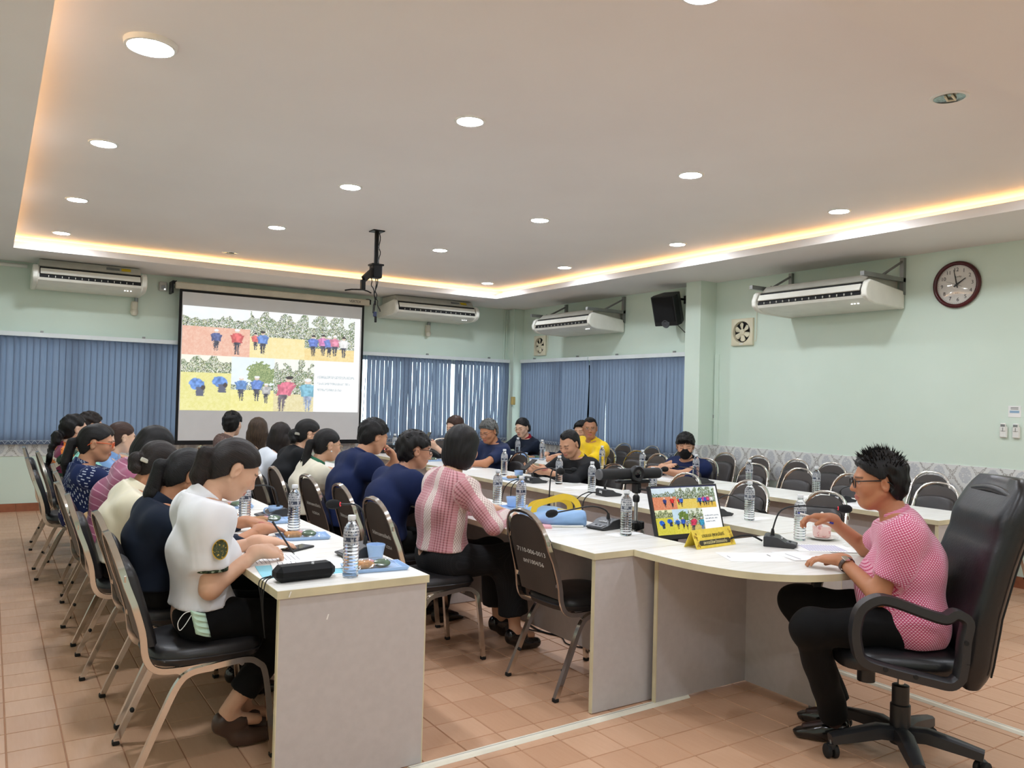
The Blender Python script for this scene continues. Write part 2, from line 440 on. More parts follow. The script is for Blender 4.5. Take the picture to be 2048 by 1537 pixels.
def blind(label, a, b, z_top, place, ang, group, messy=0., skip=None):
    root = thing('vertical_blind', label, 'blind', place(a, 0, 0)[:2]+(0,), 0, group)
    L = Vector(root.location)
    def loc(p): return Vector(p)-L
    pts = [place(a, 0, z_top+.02), place(b, 0, z_top+.02)]
    MB().tube([loc(p) for p in pts], 1, prof=[(-.025,-.022),(.025,-.022),(.025,.022),(-.025,.022)], up=(0,0,1)).build('rail', M_RAIL, root)
    n = int((b-a)/.066)
    for i in range(n):
        u = a+.033+.066*i
        o = bpy.data.objects.new('slat', SL[RNG.integers(0, 4) if messy else 0]); COL.objects.link(o); o.parent = root
        o.location = loc(place(u, -.004*math.sin(u*9), z_top-.006))
        tw = RNG.normal(0, .04+messy*.20)
        if messy == 0 and RNG.random() < .1: tw += .35
        if messy and RNG.random() < .12: tw += .9
        o.rotation_euler = (RNG.normal(0, messy*.02), 0, ang+.26+tw)
    mb = MB(); pts = []
    for i in range(n*8+1):
        u = a+.033+.066*i/8*(n-1)/n
        pts.append(loc(place(u, .028, z_top-1.255+.036*abs(math.sin(PI*i/8)))))
    mb.tube(pts, .0022, 4); pts = [loc(place(a+.033, .026, z_top-1.214)), loc(place(b-.033, .026, z_top-1.214))]
    mb.tube(pts, .002, 4); mb.build('chain', M_CHAIN, root)
    for u_ in np.arange(a+.3, b, 1.1): MB().box(loc(place(u_, -.03, z_top+.055)), (.03, .03, .03)).build('rail_bracket', M_STEEL, root)
    return root
blind('blue vertical blind on the back wall left of the screen', XL+.02, 3.05, 2.045, lambda u, d, z: (u, YB-.075-d, z), 0, 'blue vertical blinds')
blind('blue vertical blind on the back wall right of the screen', 3.05, 7.02, 2.045, lambda u, d, z: (u, YB-.075-d, z), 0, 'blue vertical blinds', .25)
blind('blue vertical blind in disarray on the right wall window', 6.99, 8.95, 2.045, lambda u, d, z: (XR-.075-d, u, z), PI/2, 'blue vertical blinds', .8)
blind('blue vertical blind beside the far right corner', 8.97, 10.70, 2.045, lambda u, d, z: (XR-.075-d, u, z), PI/2, 'blue vertical blinds', .35)

# ------------------------------------------------------------------ ceiling downlights
M_LED = emis('downlight_led', (236,244,255), LAMP_W, (250,250,250))
M_OFF = plain('reflector', (150,156,152), .15, 1.0, var=.3, nscale=60)
def downlight(x, y, z, label, lit=True, r=.088, big=False):
    root = thing('ceiling_downlight', label, 'ceiling light', (x, y, z), 0, 'round downlights in the ceiling')
    R = r*1.28 if big else r
    dz = -.018 if big else 0
    MB().lathe([(R-.016, dz-.004), (R-.012, dz-.008), (R, dz-.006), (R+.004, 0)], 32, cap=False).build('trim_ring', M_WHITE, root, 40)
    if lit:
        MB().lathe([(R-.012, -.004), (R-.014, -.016), (R*.8, -.026), (R*.5, -.032), (.001, -.034)] if big else [(R-.014, -.005), (R*.6, -.006), (.001, -.0065)], 32, cap=False).build('diffuser', M_LED, root, 60)
    else:
        MB().lathe([(R-.014, -.006), (R*.7, -.003), (R*.35, -.0015), (.001, -.001)], 24, cap=False).build('reflector', M_OFF, root, 60)
        MB().tube([(-.04, 0, -.008), (.02, .02, -.008), (.04, -.01, -.008), (-.03, -.03, -.008)], .006, 8).build('lamp_tube', M_CREAM, root, 60)
LX = [.57, 2.27, 4.05, 5.74]; LY = [2.2, 4.0, 5.83, 7.72, 9.5]
where = [['nearest the camera on the far left', 'at the top of the picture', 'unlit, near the lowered ceiling edge', 'off to the right'],
         ['large glowing one in the upper left', 'bright one in the upper middle', 'second from the right wall in its row', 'nearest the right cove by the clock'],
         ['third from the screen on the left', 'middle of the second column', 'centre of the ceiling', 'above the right air conditioner'],
         ['second from the screen on the left', 'left of the projector pole', 'right of the projector pole', 'over the speaker side'],
         ['above the left air conditioner', 'unlit one in front of the screen', 'behind the projector pole', 'beside the far right cove corner']]
for j, y in enumerate(LY):
    for i, x in enumerate(LX):
        lit = (i, j) not in ((2, 0), (1, 4), (2, 4))
        if (i, j) == (2, 4): continue
        downlight(x, y, ZT, 'round ceiling downlight, ' + where[j][i], lit, big=(i, j) == (0, 1))
for x in LX:  # unseen downlights, added out of frame to help light the room
    for y in (.3, -1.6):
        downlight(x, y, ZC, 'added unseen ceiling downlight over the end of the room behind the camera', True)
# ------------------------------------------------------------------ air conditioners
M_AC = plain('ac_plastic', (238,236,224), .35, var=.03); M_ACM = plain('ac_sheet_metal', (204,202,190), .45, .2, var=.05)
M_SLOT = plain('dark_slot', (12,12,13), .7); M_YEL = plain('yellow_sticker', (222,190,30), .6); M_LEDW = emis('indicator_led', (255,255,255), 4)
def aircon(label, loc, rz, W, z0, hang):
    """local x along the wall, y out into the room, z up; z0 bottom of the casing"""
    root = thing('air_conditioner', label, 'air conditioner', loc, rz, 'wall hung air conditioners')
    def prof_x(mb, poly, x0, x1): mb.prism(poly, x0, x1, lambda a, b, c: (c, a, z0+b))
    e = .055
    mb = MB(); prof_x(mb, [(.02,.0),(.50,.02),(.585,.055),(.605,.085),(.56,.20),(.52,.215),(.02,.15)], -W/2+e, W/2-e); mb.build('casing', M_AC, root, 30)
    for sgn in (-1, 1):
        mb = MB(); xa, xb = sorted((sgn*W/2, sgn*(W/2-e)))
        prof_x(mb, [(.015,-.006),(.49,.008),(.575,.03),(.625,.075),(.632,.13),(.60,.20),(.56,.228),(.015,.165)], xa, xb)
        mb.build('end_cap', M_AC, root, 40, bevel=.012)
    mb = MB(); prof_x(mb, [(.598,.078),(.61,.088),(.567,.205),(.553,.202)], -W/2+e+.012, W/2-e-.012); mb.build('outlet_slot', M_SLOT, root)
    mb = MB(); prof_x(mb, [(.612,.122),(.622,.128),(.592,.186),(.580,.184)], -W/2+e+.02, W/2-e-.02); mb.build('louver_flap', M_AC, root, 40)
    mb = MB()
    for i in range(14):
        xx = -W/2+e+.10+(W-2*e-.2)*i/13; mb.box((xx, .613, z0+.098), (.006, .012, .02))
    mb.build('vanes', M_ACM, root)
    top = .30 if hang == 'ceiling' else .285
    mb = MB(); prof_x(mb, [(.03,.14),(.03,top),(.47,top),(.55,.215)], -W/2+e+.01, W/2-e-.01); mb.build('metal_case', M_ACM, root)
    mb = MB()
    for xx in (0, .035, .065): mb.box((-W/2+.16+xx, .50, z0+.0195), (.014, .008, .006))
    mb.build('indicator_lights', M_LEDW, root)
    if hang == 'ceiling':
        MB().box((-W/2+.22, .512, z0+.262), (.10, .004, .045), Matrix.Rotation(.76, 3, 'X')).build('yellow_sticker', M_YEL, root)
        MB().box((-W/2+.36, .512, z0+.262), (.14, .003, .035), Matrix.Rotation(.76, 3, 'X')).build('rating_label', M_STEEL, root)
    else:
        for sgn in (-1, 1):
            xb = sgn*(W/2-.02); zt = 2.68-loc[2]
            mb = MB(); mb.b2(xb-.02, xb+.02, .0, .04, zt-.14, 2.89); mb.b2(xb-.02, xb+.02, .0, .66, zt-.02, zt+.02)
            mb.tube([(xb, .02, 2.86), (xb, .36, zt+.01)], .012, 4); mb.build('wall_bracket', M_STEEL, root)
            mb = MB()
            for yy in (.15, .42): mb.lathe([(.008, zt-.045), (.008, zt+.03)], 8, (xb-sgn*.06, yy, 0)); mb.b2(min(xb, xb-sgn*.09), max(xb, xb-sgn*.09), yy-.012, yy+.012, zt-.006, zt+.006)
            mb.build('hanger_bolts', M_STEEL, root)
    return root
aircon('white air conditioner on the back wall left of the screen', (.94, YB, 0), PI, 1.17, 2.60, 'ceiling')
aircon('white air conditioner on the back wall right of the screen', (5.42, YB, 0), PI, 1.38, 2.60, 'ceiling')
aircon('white bracket mounted air conditioner above the far corner window', (XR, 8.95, 0), PI/2, 1.34, 2.41, 'bracket')
aircon('white bracket mounted air conditioner beside the wall clock', (XR, 4.95, 0), PI/2, 1.30, 2.41, 'bracket')
# refrigerant trunking below the two back units
M_TRUNK = plain('pipe_trunking', (214,208,188), .5)
for x, lab in ((1.47, 'left'), (5.55, 'right')):
    r = thing('pipe_duct', 'beige pipe elbow below the %s air conditioner of the back wall' % lab, 'pipe cover', (x, YB, 0))
    MB().cbox((0, -.035, 2.49), (.075, .06, .12), .012).build('duct', M_TRUNK, r)
    MB().lathe([(.0,-.07),(.03,-.065),(.045,-.03),(.045,.0),(.038,.01)], 16, (0, -.045, 2.44)).build('elbow', M_TRUNK, r, 50)
    MB().tube([(.02, -.03, 2.54), (.02, -.03, 2.595)], .022, 10).build('pipe', M_STEEL, r, 50)

# ------------------------------------------------------------------ exhaust fans
def exhaust_fan(label, y, z):
    root = thing('exhaust_fan', label, 'fan', (XR, y, z), PI/2, 'cream exhaust fans on the right wall')
    S = .155; n = 32; mb = MB(); V = []; Fc = []
    ring = [(math.cos(2*PI*k/n), math.sin(2*PI*k/n)) for k in range(n)]
    for (x, zz) in ring:
        m = max(abs(x), abs(zz)); V.append((x/m*S, .002, zz/m*S))
    for (x, zz) in ring:
        m = max(abs(x), abs(zz)); V.append((x/m*S, .028, zz/m*S))
    for (x, zz) in ring:
        m = max(abs(x), abs(zz)); V.append((x/m*(S-.01), .036, zz/m*(S-.01)))
    for rr, yy in ((.125, .038), (.12, .02), (.118, .003)):
        for (x, zz) in ring: V.append((x*rr, yy, zz*rr))
    for i in range(5):
        for k in range(n): Fc.append((i*n+k, i*n+(k+1) % n, (i+1)*n+(k+1) % n, (i+1)*n+k))
    mb.add(V, Fc).build('housing', M_CREAM, root, 40)
    MB().lathe([(.117, 0), (.001, 0)], 24, (0, .0045, 0), Matrix.Rotation(-PI/2, 3, 'X'), cap=False).build('opening', M_SLOT, root)
    for k in range(6):
        a = 2*PI*k/6+.4; mb = MB()
        def bl(u, vv):
            r_ = .03+.078*u; w = (.018+.028*u)*(1 if u < .85 else (1-(u-.85)*4)); th = a+(vv-.5)*w/r_*1.6
            return (r_*math.cos(th), .012+.014*vv, r_*math.sin(th))
        mb.grid(bl, 6, 3); o = mb.build('fan_blade', M_CREAM, root, 60); sm = o.modifiers.new('thick', 'SOLIDIFY'); sm.thickness = .003
    MB().lathe([(.036, 0), (.036, .012), (.028, .020), (.001, .023)], 20, (0, .012, 0), Matrix.Rotation(-PI/2, 3, 'X'), cap=False).build('hub', M_CREAM, root, 50)
    MB().box((0, .038, -.138), (.05, .003, .012)).build('maker_badge', M_WHITE, root)
    MB().tube([(-.155, .012, -.11), (-.185, .012, -.11), (-.195, .012, -.06), (-.195, .012, .42)], .003, 5).build('cord', M_CREAM, root)
exhaust_fan('square cream exhaust fan in the far corner over the window', 10.26, 2.305)
exhaust_fan('square cream exhaust fan on the wall beside the column', 6.235, 2.295)

# ------------------------------------------------------------------ wall clock
root = thing('wall_clock', 'round wall clock with dark red rim and black numerals', 'clock', (XR, 3.815, 2.585), PI/2)
M_RIM = plain('mahogany_rim', (74,16,20), .22, var=.15); M_FACE = plain('clock_face', (226,220,212), .5, var=.02); M_INK = plain('black_ink', (24,22,22), .6)
RX = Matrix.Rotation(-PI/2, 3, 'X')
MB().lathe([(.17,.0),(.205,.0),(.212,.014),(.208,.032),(.192,.042),(.178,.036),(.174,.02)], 48, (0,0,0), RX, cap=False).build('rim', M_RIM, root, 60)
MB().lathe([(.18,.012),(.001,.012)], 48, (0,0,0), RX, cap=False).build('face', M_FACE, root)
tilt = .07
for h in range(1, 13):
    a = PI/2-h*PI/6+tilt
    # seen from the room the local x axis runs to the left
    lettering(str(h), .048, M_INK, root, (-.135*math.cos(a), .0135, .135*math.sin(a)), (-1,0,0), (0,0,1), 'numeral')
lettering('Quartz', .012, M_INK, root, (0, .0135, -.075), (-1,0,0), (0,0,1), 'lettering')
lettering('Lucky', .022, M_INK, root, (-.012, .0135, .072), (-1,0,0), (0,0,1), 'lettering')
mb = MB()
for k in range(60):
    a = 2*PI*k/60; mb.box((-.166*math.cos(a), .0135, .166*math.sin(a)), (.003, .001, .003))
mb.build('minute_marks', M_INK, root)
def hand(name, ang, L, w, yy, back=.03):
    d = Vector((-math.cos(ang), 0, math.sin(ang))); s_ = Vector((d.z, 0, -d.x)); c = Vector((0, yy, 0))
    P = [c-d*back-s_*w*.7, c-d*back+s_*w*.7, c+s_*w, c+d*L+s_*w*.35, c+d*L-s_*w*.35, c-s_*w]
    MB().add(P+[p+Vector((0,.002,0)) for p in P], [(0,1,2,3,4,5),(11,10,9,8,7,6)]+[(i,(i+1)%6,6+(i+1)%6,6+i) for i in range(6)]).build(name, M_INK, root)
hand('minute_hand', PI/2+.21, .138, .006, .017); hand('hour_hand', PI/2-.98, .095, .008, .020); hand('second_hand', PI/2+1.2, .10, .0015, .023, .05)
t = NT('clock_glass'); gl = t.new('ShaderNodeBsdfGlossy'); gl.inputs['Roughness'].default_value = .03; tr = t.new('ShaderNodeBsdfTransparent'); mx = t.new('ShaderNodeMixShader'); mx.inputs[0].default_value = .06
t.link(tr.outputs[0], mx.inputs[1]); t.link(gl.outputs[0], mx.inputs[2]); t.link(mx.outputs[0], t.out.inputs['Surface'])
MB().lathe([(.178,.030),(.10,.035),(.001,.037)], 40, (0,0,0), RX, cap=False).build('glass', t.m, root, 80)

# ------------------------------------------------------------------ loudspeaker on its bracket
root = thing('wall_speaker', 'black loudspeaker tilted down from a bracket beside the column', 'speaker', (6.97, 7.20, 2.62), 0)
R = Matrix.Rotation(math.radians(196), 3, 'Z') @ Matrix.Rotation(math.radians(20), 3, 'Y')
poly = [(-.13,-.11),(.04,-.17),(.13,-.155),(.13,.155),(.04,.17),(-.13,.11)]
def sp(x, y, z): return tuple(R @ Vector((x, y, z)))
MB().prism(poly, -.185, .185, sp).build('cabinet', M_BLACK, root, bevel=.008)
MB().prism([(.131,-.145),(.142,-.13),(.142,.13),(.131,.145)], -.13, .175, sp).build('grille', plain('speaker_grille', (10,10,11), .9, bump=.5, bscale=400), root)
MB().prism([(.132,-.05),(.139,-.05),(.139,.05),(.132,.05)], .145, .172, sp).build('badge', plain('badge_grey', (52,52,54), .4), root)
MB().lathe([(.055,0),(.045,.012),(.02,.004),(.001,.012)], 20, sp(.133, .0, -.155), R @ Matrix.Rotation(PI/2, 3, 'Y'), cap=False).build('tweeter', plain('tweeter', (90,92,96), .3, .5), root, 60)
MB().tube([sp(-.12, 0, .08), (.14, -.05, .13), (.235, -.05, .13)], .014, 8).build('bracket', M_DKMETAL, root, 50)
MB().box((.238, -.05, .13), (.012, .07, .10)).build('wall_plate', M_DKMETAL, root)
MB().tube([sp(-.12, -.03, -.1), (.17, .0, -.2), (.22, -.05, -.27), (.235, -.07, -.29)], .004, 6).build('cable', M_RUBBER, root)

# ------------------------------------------------------------------ little boxes on the walls
def wallbox(name, label, cat, loc, rz, parts, group=None):
    r = thing(name, label, cat, loc, rz, group)
    for nm, c, d, m, ch in parts: MB().cbox(c, d, ch).build(nm, m, r)
    return r
M_GREYTX = plain('grey_print', (110,112,112), .7); M_PAPERW = plain('paper_white', (244,244,240), .7, var=.02)
r = wallbox('light_switch', 'white light switch plate on the wall beside the column', 'switch', (XR, 6.655-.005, 1.315), PI/2, [('plate', (0,.006,0), (.125,.012,.075), M_WHITE, .004), ('rocker', (0,.014,0), (.022,.008,.04), M_STEEL, .002)])
r = wallbox('notice_card', 'small printed notice above the light switch', 'notice', (XR, 6.66, 1.42), PI/2, [('card', (0,.002,0), (.085,.003,.10), M_PAPERW, .0005)])
for k, (w, h) in enumerate(((.05,.01),(.06,.018),(.06,.006),(.06,.006))): MB().box((0, .0042, .035-.024*k), (w, .001, h)).build('print_line', M_INK if k < 2 else M_GREYTX, r)
r = wallbox('notice_card', 'white printed notice on the right wall above two remote controls', 'notice', (XR, 3.325, 1.465), PI/2, [('card', (0,.002,0), (.10,.003,.095), M_PAPERW, .0005), ('blue_block', (0,.004,-.002), (.075,.001,.02), plain('print_blue', (150,180,205), .7), .0003)])
for k in range(2): MB().box((0, .0042, .033-.012*k), (.06, .001, .005)).build('print_line', M_GREYTX, r)
for k, y in enumerate((3.405, 3.305)):
    r = thing('remote_holder', 'white remote control in its wall holder, %s one under the notice' % ('left' if k == 0 else 'right'), 'remote control', (XR, y, 1.30), PI/2, 'remote controls on the right wall')
    MB().cbox((0, .012, -.01), (.06, .024, .10), .008).build('holder', M_WHITE, r); MB().cbox((0, .02, .03), (.046, .018, .07), .006).build('remote', M_WHITE, r)
    MB().box((0, .0295, .045), (.034, .001, .02)).build('display', M_STEEL, r)
    for j in range(3): MB().cbox((0.0, .0295, .022-.011*j), (.008, .003, .006), .001).build('button', M_BLACK if j < 2 else M_GREYTX, r)
r = wallbox('thermostat_sensor', 'small grey sensor box between the left air conditioner and the screen', 'sensor', (1.795, YB, 2.77), PI, [('body', (0,.02,0), (.10,.04,.12), plain('sensor_grey', (196,198,192), .5), .012), ('lens', (0,.041,-.01), (.04,.006,.05), M_STEEL, .003)])
MB().box((-.02, .046, -.035), (.012, .004, .01)).build('led', M_LEDW, r)
r = thing('cable_conduit', 'thin pale conduits running down the far corner column', 'conduit', (7.03, 10.76, 0))
for k in range(3): MB().tube([(-.012-.035*k, .16 if k else .0-.012, 2.05), (-.012-.035*k, .16 if k else -.012, 2.9)], .010, 8).build('pipe', M_WALL, r, 50)
r = thing('cable_conduit', 'white conduit along the top of the back wall', 'conduit', (XL, YB-.02, 2.86))
MB().tube([(0,0,0),(1.25,0,0)], .022, 8).build('pipe', M_WHITE, r, 50)
r = thing('curtain_weight', 'yellowish latch on the bright frame in the far corner', 'latch', (7.03, 10.75, 1.43)); MB().cbox((-.01,-.02,0), (.07,.05,.13), .01).build('catch', plain('old_ivory', (206,180,110), .6), r)
# wooden conduit strip at the column
r = thing('wall_trunking', 'vertical cable trunking strip beside the column', 'trunking', (XR, 6.61, 0)); MB().b2(-.022, 0, -.03, .03, .98, 2.05).build('cover', M_WALL, r)

# ------------------------------------------------------------------ the slide, painted as colours on a fine grid
def slide(nu, nv, washed):
    U, V = np.meshgrid(np.linspace(0, 1, nu), np.linspace(0, 1, nv)); rg = np.random.default_rng(3)
    img = np.ones((nv, nu, 3))
    def rgb(c): return np.array(c, float)/255
    def smooth_noise(n, m, a, b):
        g = rg.random((n, m)); yi = np.linspace(0, n-1.001, a); xi = np.linspace(0, m-1.001, b)
        y0 = yi.astype(int); x0 = xi.astype(int); fy = (yi-y0)[:, None]; fx = (xi-x0)[None, :]
        return (g[y0][:, x0]*(1-fy)*(1-fx)+g[y0+1][:, x0]*fy*(1-fx)+g[y0][:, x0+1]*(1-fy)*fx+g[y0+1][:, x0+1]*fy*fx)
    N1 = smooth_noise(26, 46, nv, nu); N2 = smooth_noise(60, 110, nv, nu); N3 = rg.random((nv, nu))
    def area(x0, x1, y0, y1): return (U >= x0) & (U < x1) & (V >= y0) & (V < y1)
    def loc(m, x0, x1, y0, y1): return (U-x0)/(x1-x0), (V-y0)/(y1-y0)
    def field(x0, x1, y0, y1, sky, ground, horizon, trees, g2):
        m = area(x0, x1, y0, y1); u, v = loc(m, x0, x1, y0, y1)
        c = np.where((v > horizon)[..., None], rgb(sky), rgb(ground)); 
        mixg = np.clip((N2*.6+N3*.5-.3)*1.8, 0, 1)[..., None]; c = np.where((v <= horizon)[..., None], c*(1-.55*mixg)+rgb(g2)*.55*mixg, c*(.94+.06*N1[..., None]))
        tv = horizon + trees*(.45+.9*N1*np.clip(.4+.8*np.sin(u*9+2)**2, 0, 1)); tm = (v > horizon-.03) & (v < tv)
        leaf = np.where((N3 > .72)[..., None], rgb(sky), np.where((N2 > .52)[..., None], rgb((74,98,54)), np.where((N3 > .36)[..., None], rgb((140,150,84)), rgb((44,54,44)))))
        c = np.where(tm[..., None], leaf, c); img[m] = c[m]
    def person(x, y, h, top, leg=(44,46,60), bend=0):
        w = h*.115; v = (V-y)/h; jit = (N3-.5)*w*.35; xx = x+bend*np.clip(v-.3, 0, 1)*h*.6
        half = np.interp(v, [0,.04,.45,.5,.72,.80,.84], [.34,.30,.62,.78,1.0,.92,.3])*w; m = (np.abs(U-xx+jit) < half) & (v > 0) & (v < .84)
        body = np.where((v < .47)[..., None], rgb(leg), rgb(top))*(.75+.5*N2[..., None]); gap = (np.abs(U-xx) < w*.10*(1-v*2)) & (v < .36); m &= ~gap; img[m] = body[m]
        for s_ in (-1, 1):
            ar = (np.abs(U-xx-s_*w*(1.02+.25*np.sin(v*9))) < w*.20) & (v > .45) & (v < .76); img[ar] = (rgb(top)*.85)
        m = (((U-xx)/(w*.42))**2+((v-.90)/.07)**2) < 1; img[m] = rgb((200,158,126)); m = (((U-xx)/(w*.5))**2+((v-.955)/.05)**2) < 1; img[m] = rgb((216,220,226)) if (x*97) % 1 > .4 else rgb((40,36,38))
    field(.0, .355, .53, 1, (222,238,248), (214,128,92), .62, .20, (236,176,140))
    field(.355, .665, .53, 1, (236,244,240), (226,196,84), .48, .48, (242,220,140))
    field(.665, .965, .53, 1, (222,236,226), (222,178,66), .30, .78, (240,214,120))
    field(.0, .26, .0, .53, (238,240,196), (204,196,60), .72, .24, (236,226,120))
    field(.26, .495, .0, .53, (206,230,244), (214,202,62), .42, .10, (242,232,120))
    field(.495, .725, .0, .53, (228,234,214), (196,176,90), .36, .68, (232,216,150))
    m = (((U-.42)/.075)**2+((V-.36)/.13)**2) < .6+.8*N2; m &= area(.26, .495, .0, .53); img[m] = np.where((N3 > .5)[..., None], rgb((76,104,48)), rgb((126,146,70)))[m]
    person(.175, .58, .21, (48,62,120)); person(.285, .555, .25, (202,52,52)); person(.385, .61, .17, (206,60,56)); person(.425, .57, .23, (52,98,190))
    for i, (x, c) in enumerate(((.715,(52,84,190)),(.775,(190,70,150)),(.81,(60,90,190)),(.845,(206,80,120)),(.90,(225,225,220)))): person(x, .575+.01*(i % 2), .22, c)
    for x, y, s_ in ((.085, .25, .12), (.20, .28, .11)):
        px_ = (U-x)*.9+(V-y)*.25; py_ = (V-y)*.9-(U-x)*.35; m = ((px_/.036)**2+(py_/(s_*.46))**2) < .8+.5*N2; img[m] = (rgb((44,100,196))*(.7+.6*N2[..., None]))[m]; m = (np.abs(U-x-.014) < .016+.008*N3) & (V > y-s_*.95) & (V < y-s_*.2); img[m] = rgb((58,64,88)); m = (((U-x-.030)/.012)**2+((V-y+.03)/.022)**2) < 1; img[m] = rgb((52,44,42))
    person(.315, .10, .24, (48,104,190)); person(.40, .10, .25, (48,92,190)); person(.452, .08, .2, (150,150,150)); person(.54, .0, .36, (206,60,92), (70,60,70), .3); person(.69, .0, .34, (64,150,184), (96,120,160))
    img[area(.725, 1, 0, .53)] = 1; img[U > .965] = 1
    # three lines of small grey lettering, too fine to read
    for k in range(3):
        y = .36-.065*k; L_ = (.97, .945, .895)[k]
        m = (U > .745) & (U < L_) & (np.abs(V-y) < .013) & (N3 > .45); img[m] = rgb((110,124,140)) if not washed else rgb((150,170,178))
    if washed:
        sat = img.max(2)-img.min(2); dark = 1-img.mean(2); k = np.clip(.34+.55*dark, 0, .85)[..., None]; img = 1-(1-np.clip(img, 0, 1))*k; img = np.clip(img*1.05, 0, 1)
    return np.clip(img, 0, 1)
def colour_panel(name, img, mat, f, parent=None):
    nv, nu = img.shape[:2]; mb = MB(); mb.grid(f, nu-1, nv-1); o = mb.build(name, mat, parent)
    ca = o.data.color_attributes.new('col', 'FLOAT_COLOR', 'POINT')
    L = np.where(img <= .04045, img/12.92, ((img+.055)/1.055)**2.4); rgba = np.ones((nv*nu, 4), np.float32); rgba[:, :3] = L.reshape(-1, 3)
    ca.data.foreach_set('color', rgba.ravel()); return o
def glow_mat(name, strength, rough=.6, spec=.2):
    t = NT(name); a = t.new('ShaderNodeAttribute', attribute_name='col'); t.set(color=(20,20,20), rough=rough, spec=spec, emit=a.outputs['Color'], estr=strength); return t.m

# ------------------------------------------------------------------ projection screen
root = thing('projection_screen', 'pull down projection screen showing a slide of field photos', 'screen', (0, 10.75, 0))
M_SCRB = plain('screen_black', (14,14,16), .8); M_SCRW = plain('screen_white', (228,228,228), .8, var=.01)
MB().b2(1.965, 4.45, .0, .003, .79, 2.745).build('black_border', M_SCRB, root)
MB().b2(2.0, 4.415, -.003, -.0005, .825, 2.71).build('fabric', M_SCRW, root)
IM = slide(330, 186, True)
colour_panel('slide', IM, glow_mat('projected_slide', 1.0), lambda u, v: (2.01+2.385*u, -.004, 1.21+1.33*v), root)  # slide emits its own colours in place of light from a projector
MB().cbox((3.22, .02, 2.785), (2.62, .085, .085), .012).build('casing', plain('screen_casing', (212,204,184), .5, var=.05), root)
MB().cbox((3.21, .0, .785), (2.5, .02, .03), .006).build('bottom_bar', M_SCRB, root)
lettering('VERTEX', .05, M_INK, root, (4.30, -.0235, 2.782), (1,0,0), (0,0,1))
for x in (1.88, 4.53):
    MB().b2(x-.012, x+.012, -.02, .17, 2.68 if x < 3 else 2.76, 2.83).build('bracket', M_DKMETAL, root); MB().b2(min(x, x+(.05 if x < 3 else -.05)), max(x, x+(.05 if x < 3 else -.05)), .0, .03, 2.80, 2.84).build('hook', M_DKMETAL, root)

# ------------------------------------------------------------------ projector arm hanging from the tray ceiling
root = thing('projector_mount', 'black ceiling arm with dangling cables in front of the screen', 'projector mount', (3.10, 7.23, ZT))
MB().cbox((0, 0, -.006), (.12, .12, .012), .003).build('ceiling_plate', M_DKMETAL, root)
MB().tube([(0,0,-.01),(0,0,-.38)], .022, 12).build('pole', M_DKMETAL, root, 50)
MB().cbox((0,0,-.40), (.10,.10,.13), .01).build('junction_block', M_DKMETAL, root); MB().cbox((0,0,-.335), (.125,.11,.018), .004).build('clamp', M_DKMETAL, root)
MB().tube([(-.03,-.02,-.39),(-.165,-.10,-.50)], 1, prof=[(-.028,-.016),(.028,-.016),(.028,.016),(-.028,.016)]).build('arm', M_DKMETAL, root)
MB().cbox((-.17,-.10,-.555), (.04,.05,.10), .006).build('joint', M_DKMETAL, root)
for d in ((-.17,.02),(.10,.03),(-.05,-.12)): MB().tube([(-.17,-.10,-.60),(-.17+d[0]*.6,-.10+d[1],-.605),(-.17+d[0],-.10+d[1],-.62)], .007, 6).build('claw', M_DKMETAL, root, 60)
for k, pts in enumerate(([(.01,.03,-.46),(.02,.02,-.62),(-.01,.02,-.8)], [(.03,.02,-.46),(.0,.02,-.66),(.02,.02,-.86)], [(-.05,.0,-.46),(-.03,.0,-.56),(.03,.02,-.68),(.07,.03,-.78)], [(.028,.0,-.02),(.034,.0,-.2),(.03,.0,-.34)])):
    P = [Vector(p) for p in pts]; Q = []
    for i in range(len(P)-1):
        for s_ in range(5): Q.append(P[i].lerp(P[i+1], s_/5)+Vector((.008*math.sin(s_*1.2+i), 0, 0)))
    MB().tube(Q+[P[-1]], .005, 6).build('cable', M_RUBBER, root, 60)
MB().tube([(.01,.02,-.68),(.01,.02,-.72)], .012, 8).build('ferrite_core', M_RUBBER, root, 60); MB().cbox((.02,.02,-.86), (.022,.016,.06), .004).build('plug', M_RUBBER, root)
MB().cbox((.012,.02,-.81), (.034,.02,.05), .006).build('vga_plug', plain('vga_blue', (36,48,84), .5), root)
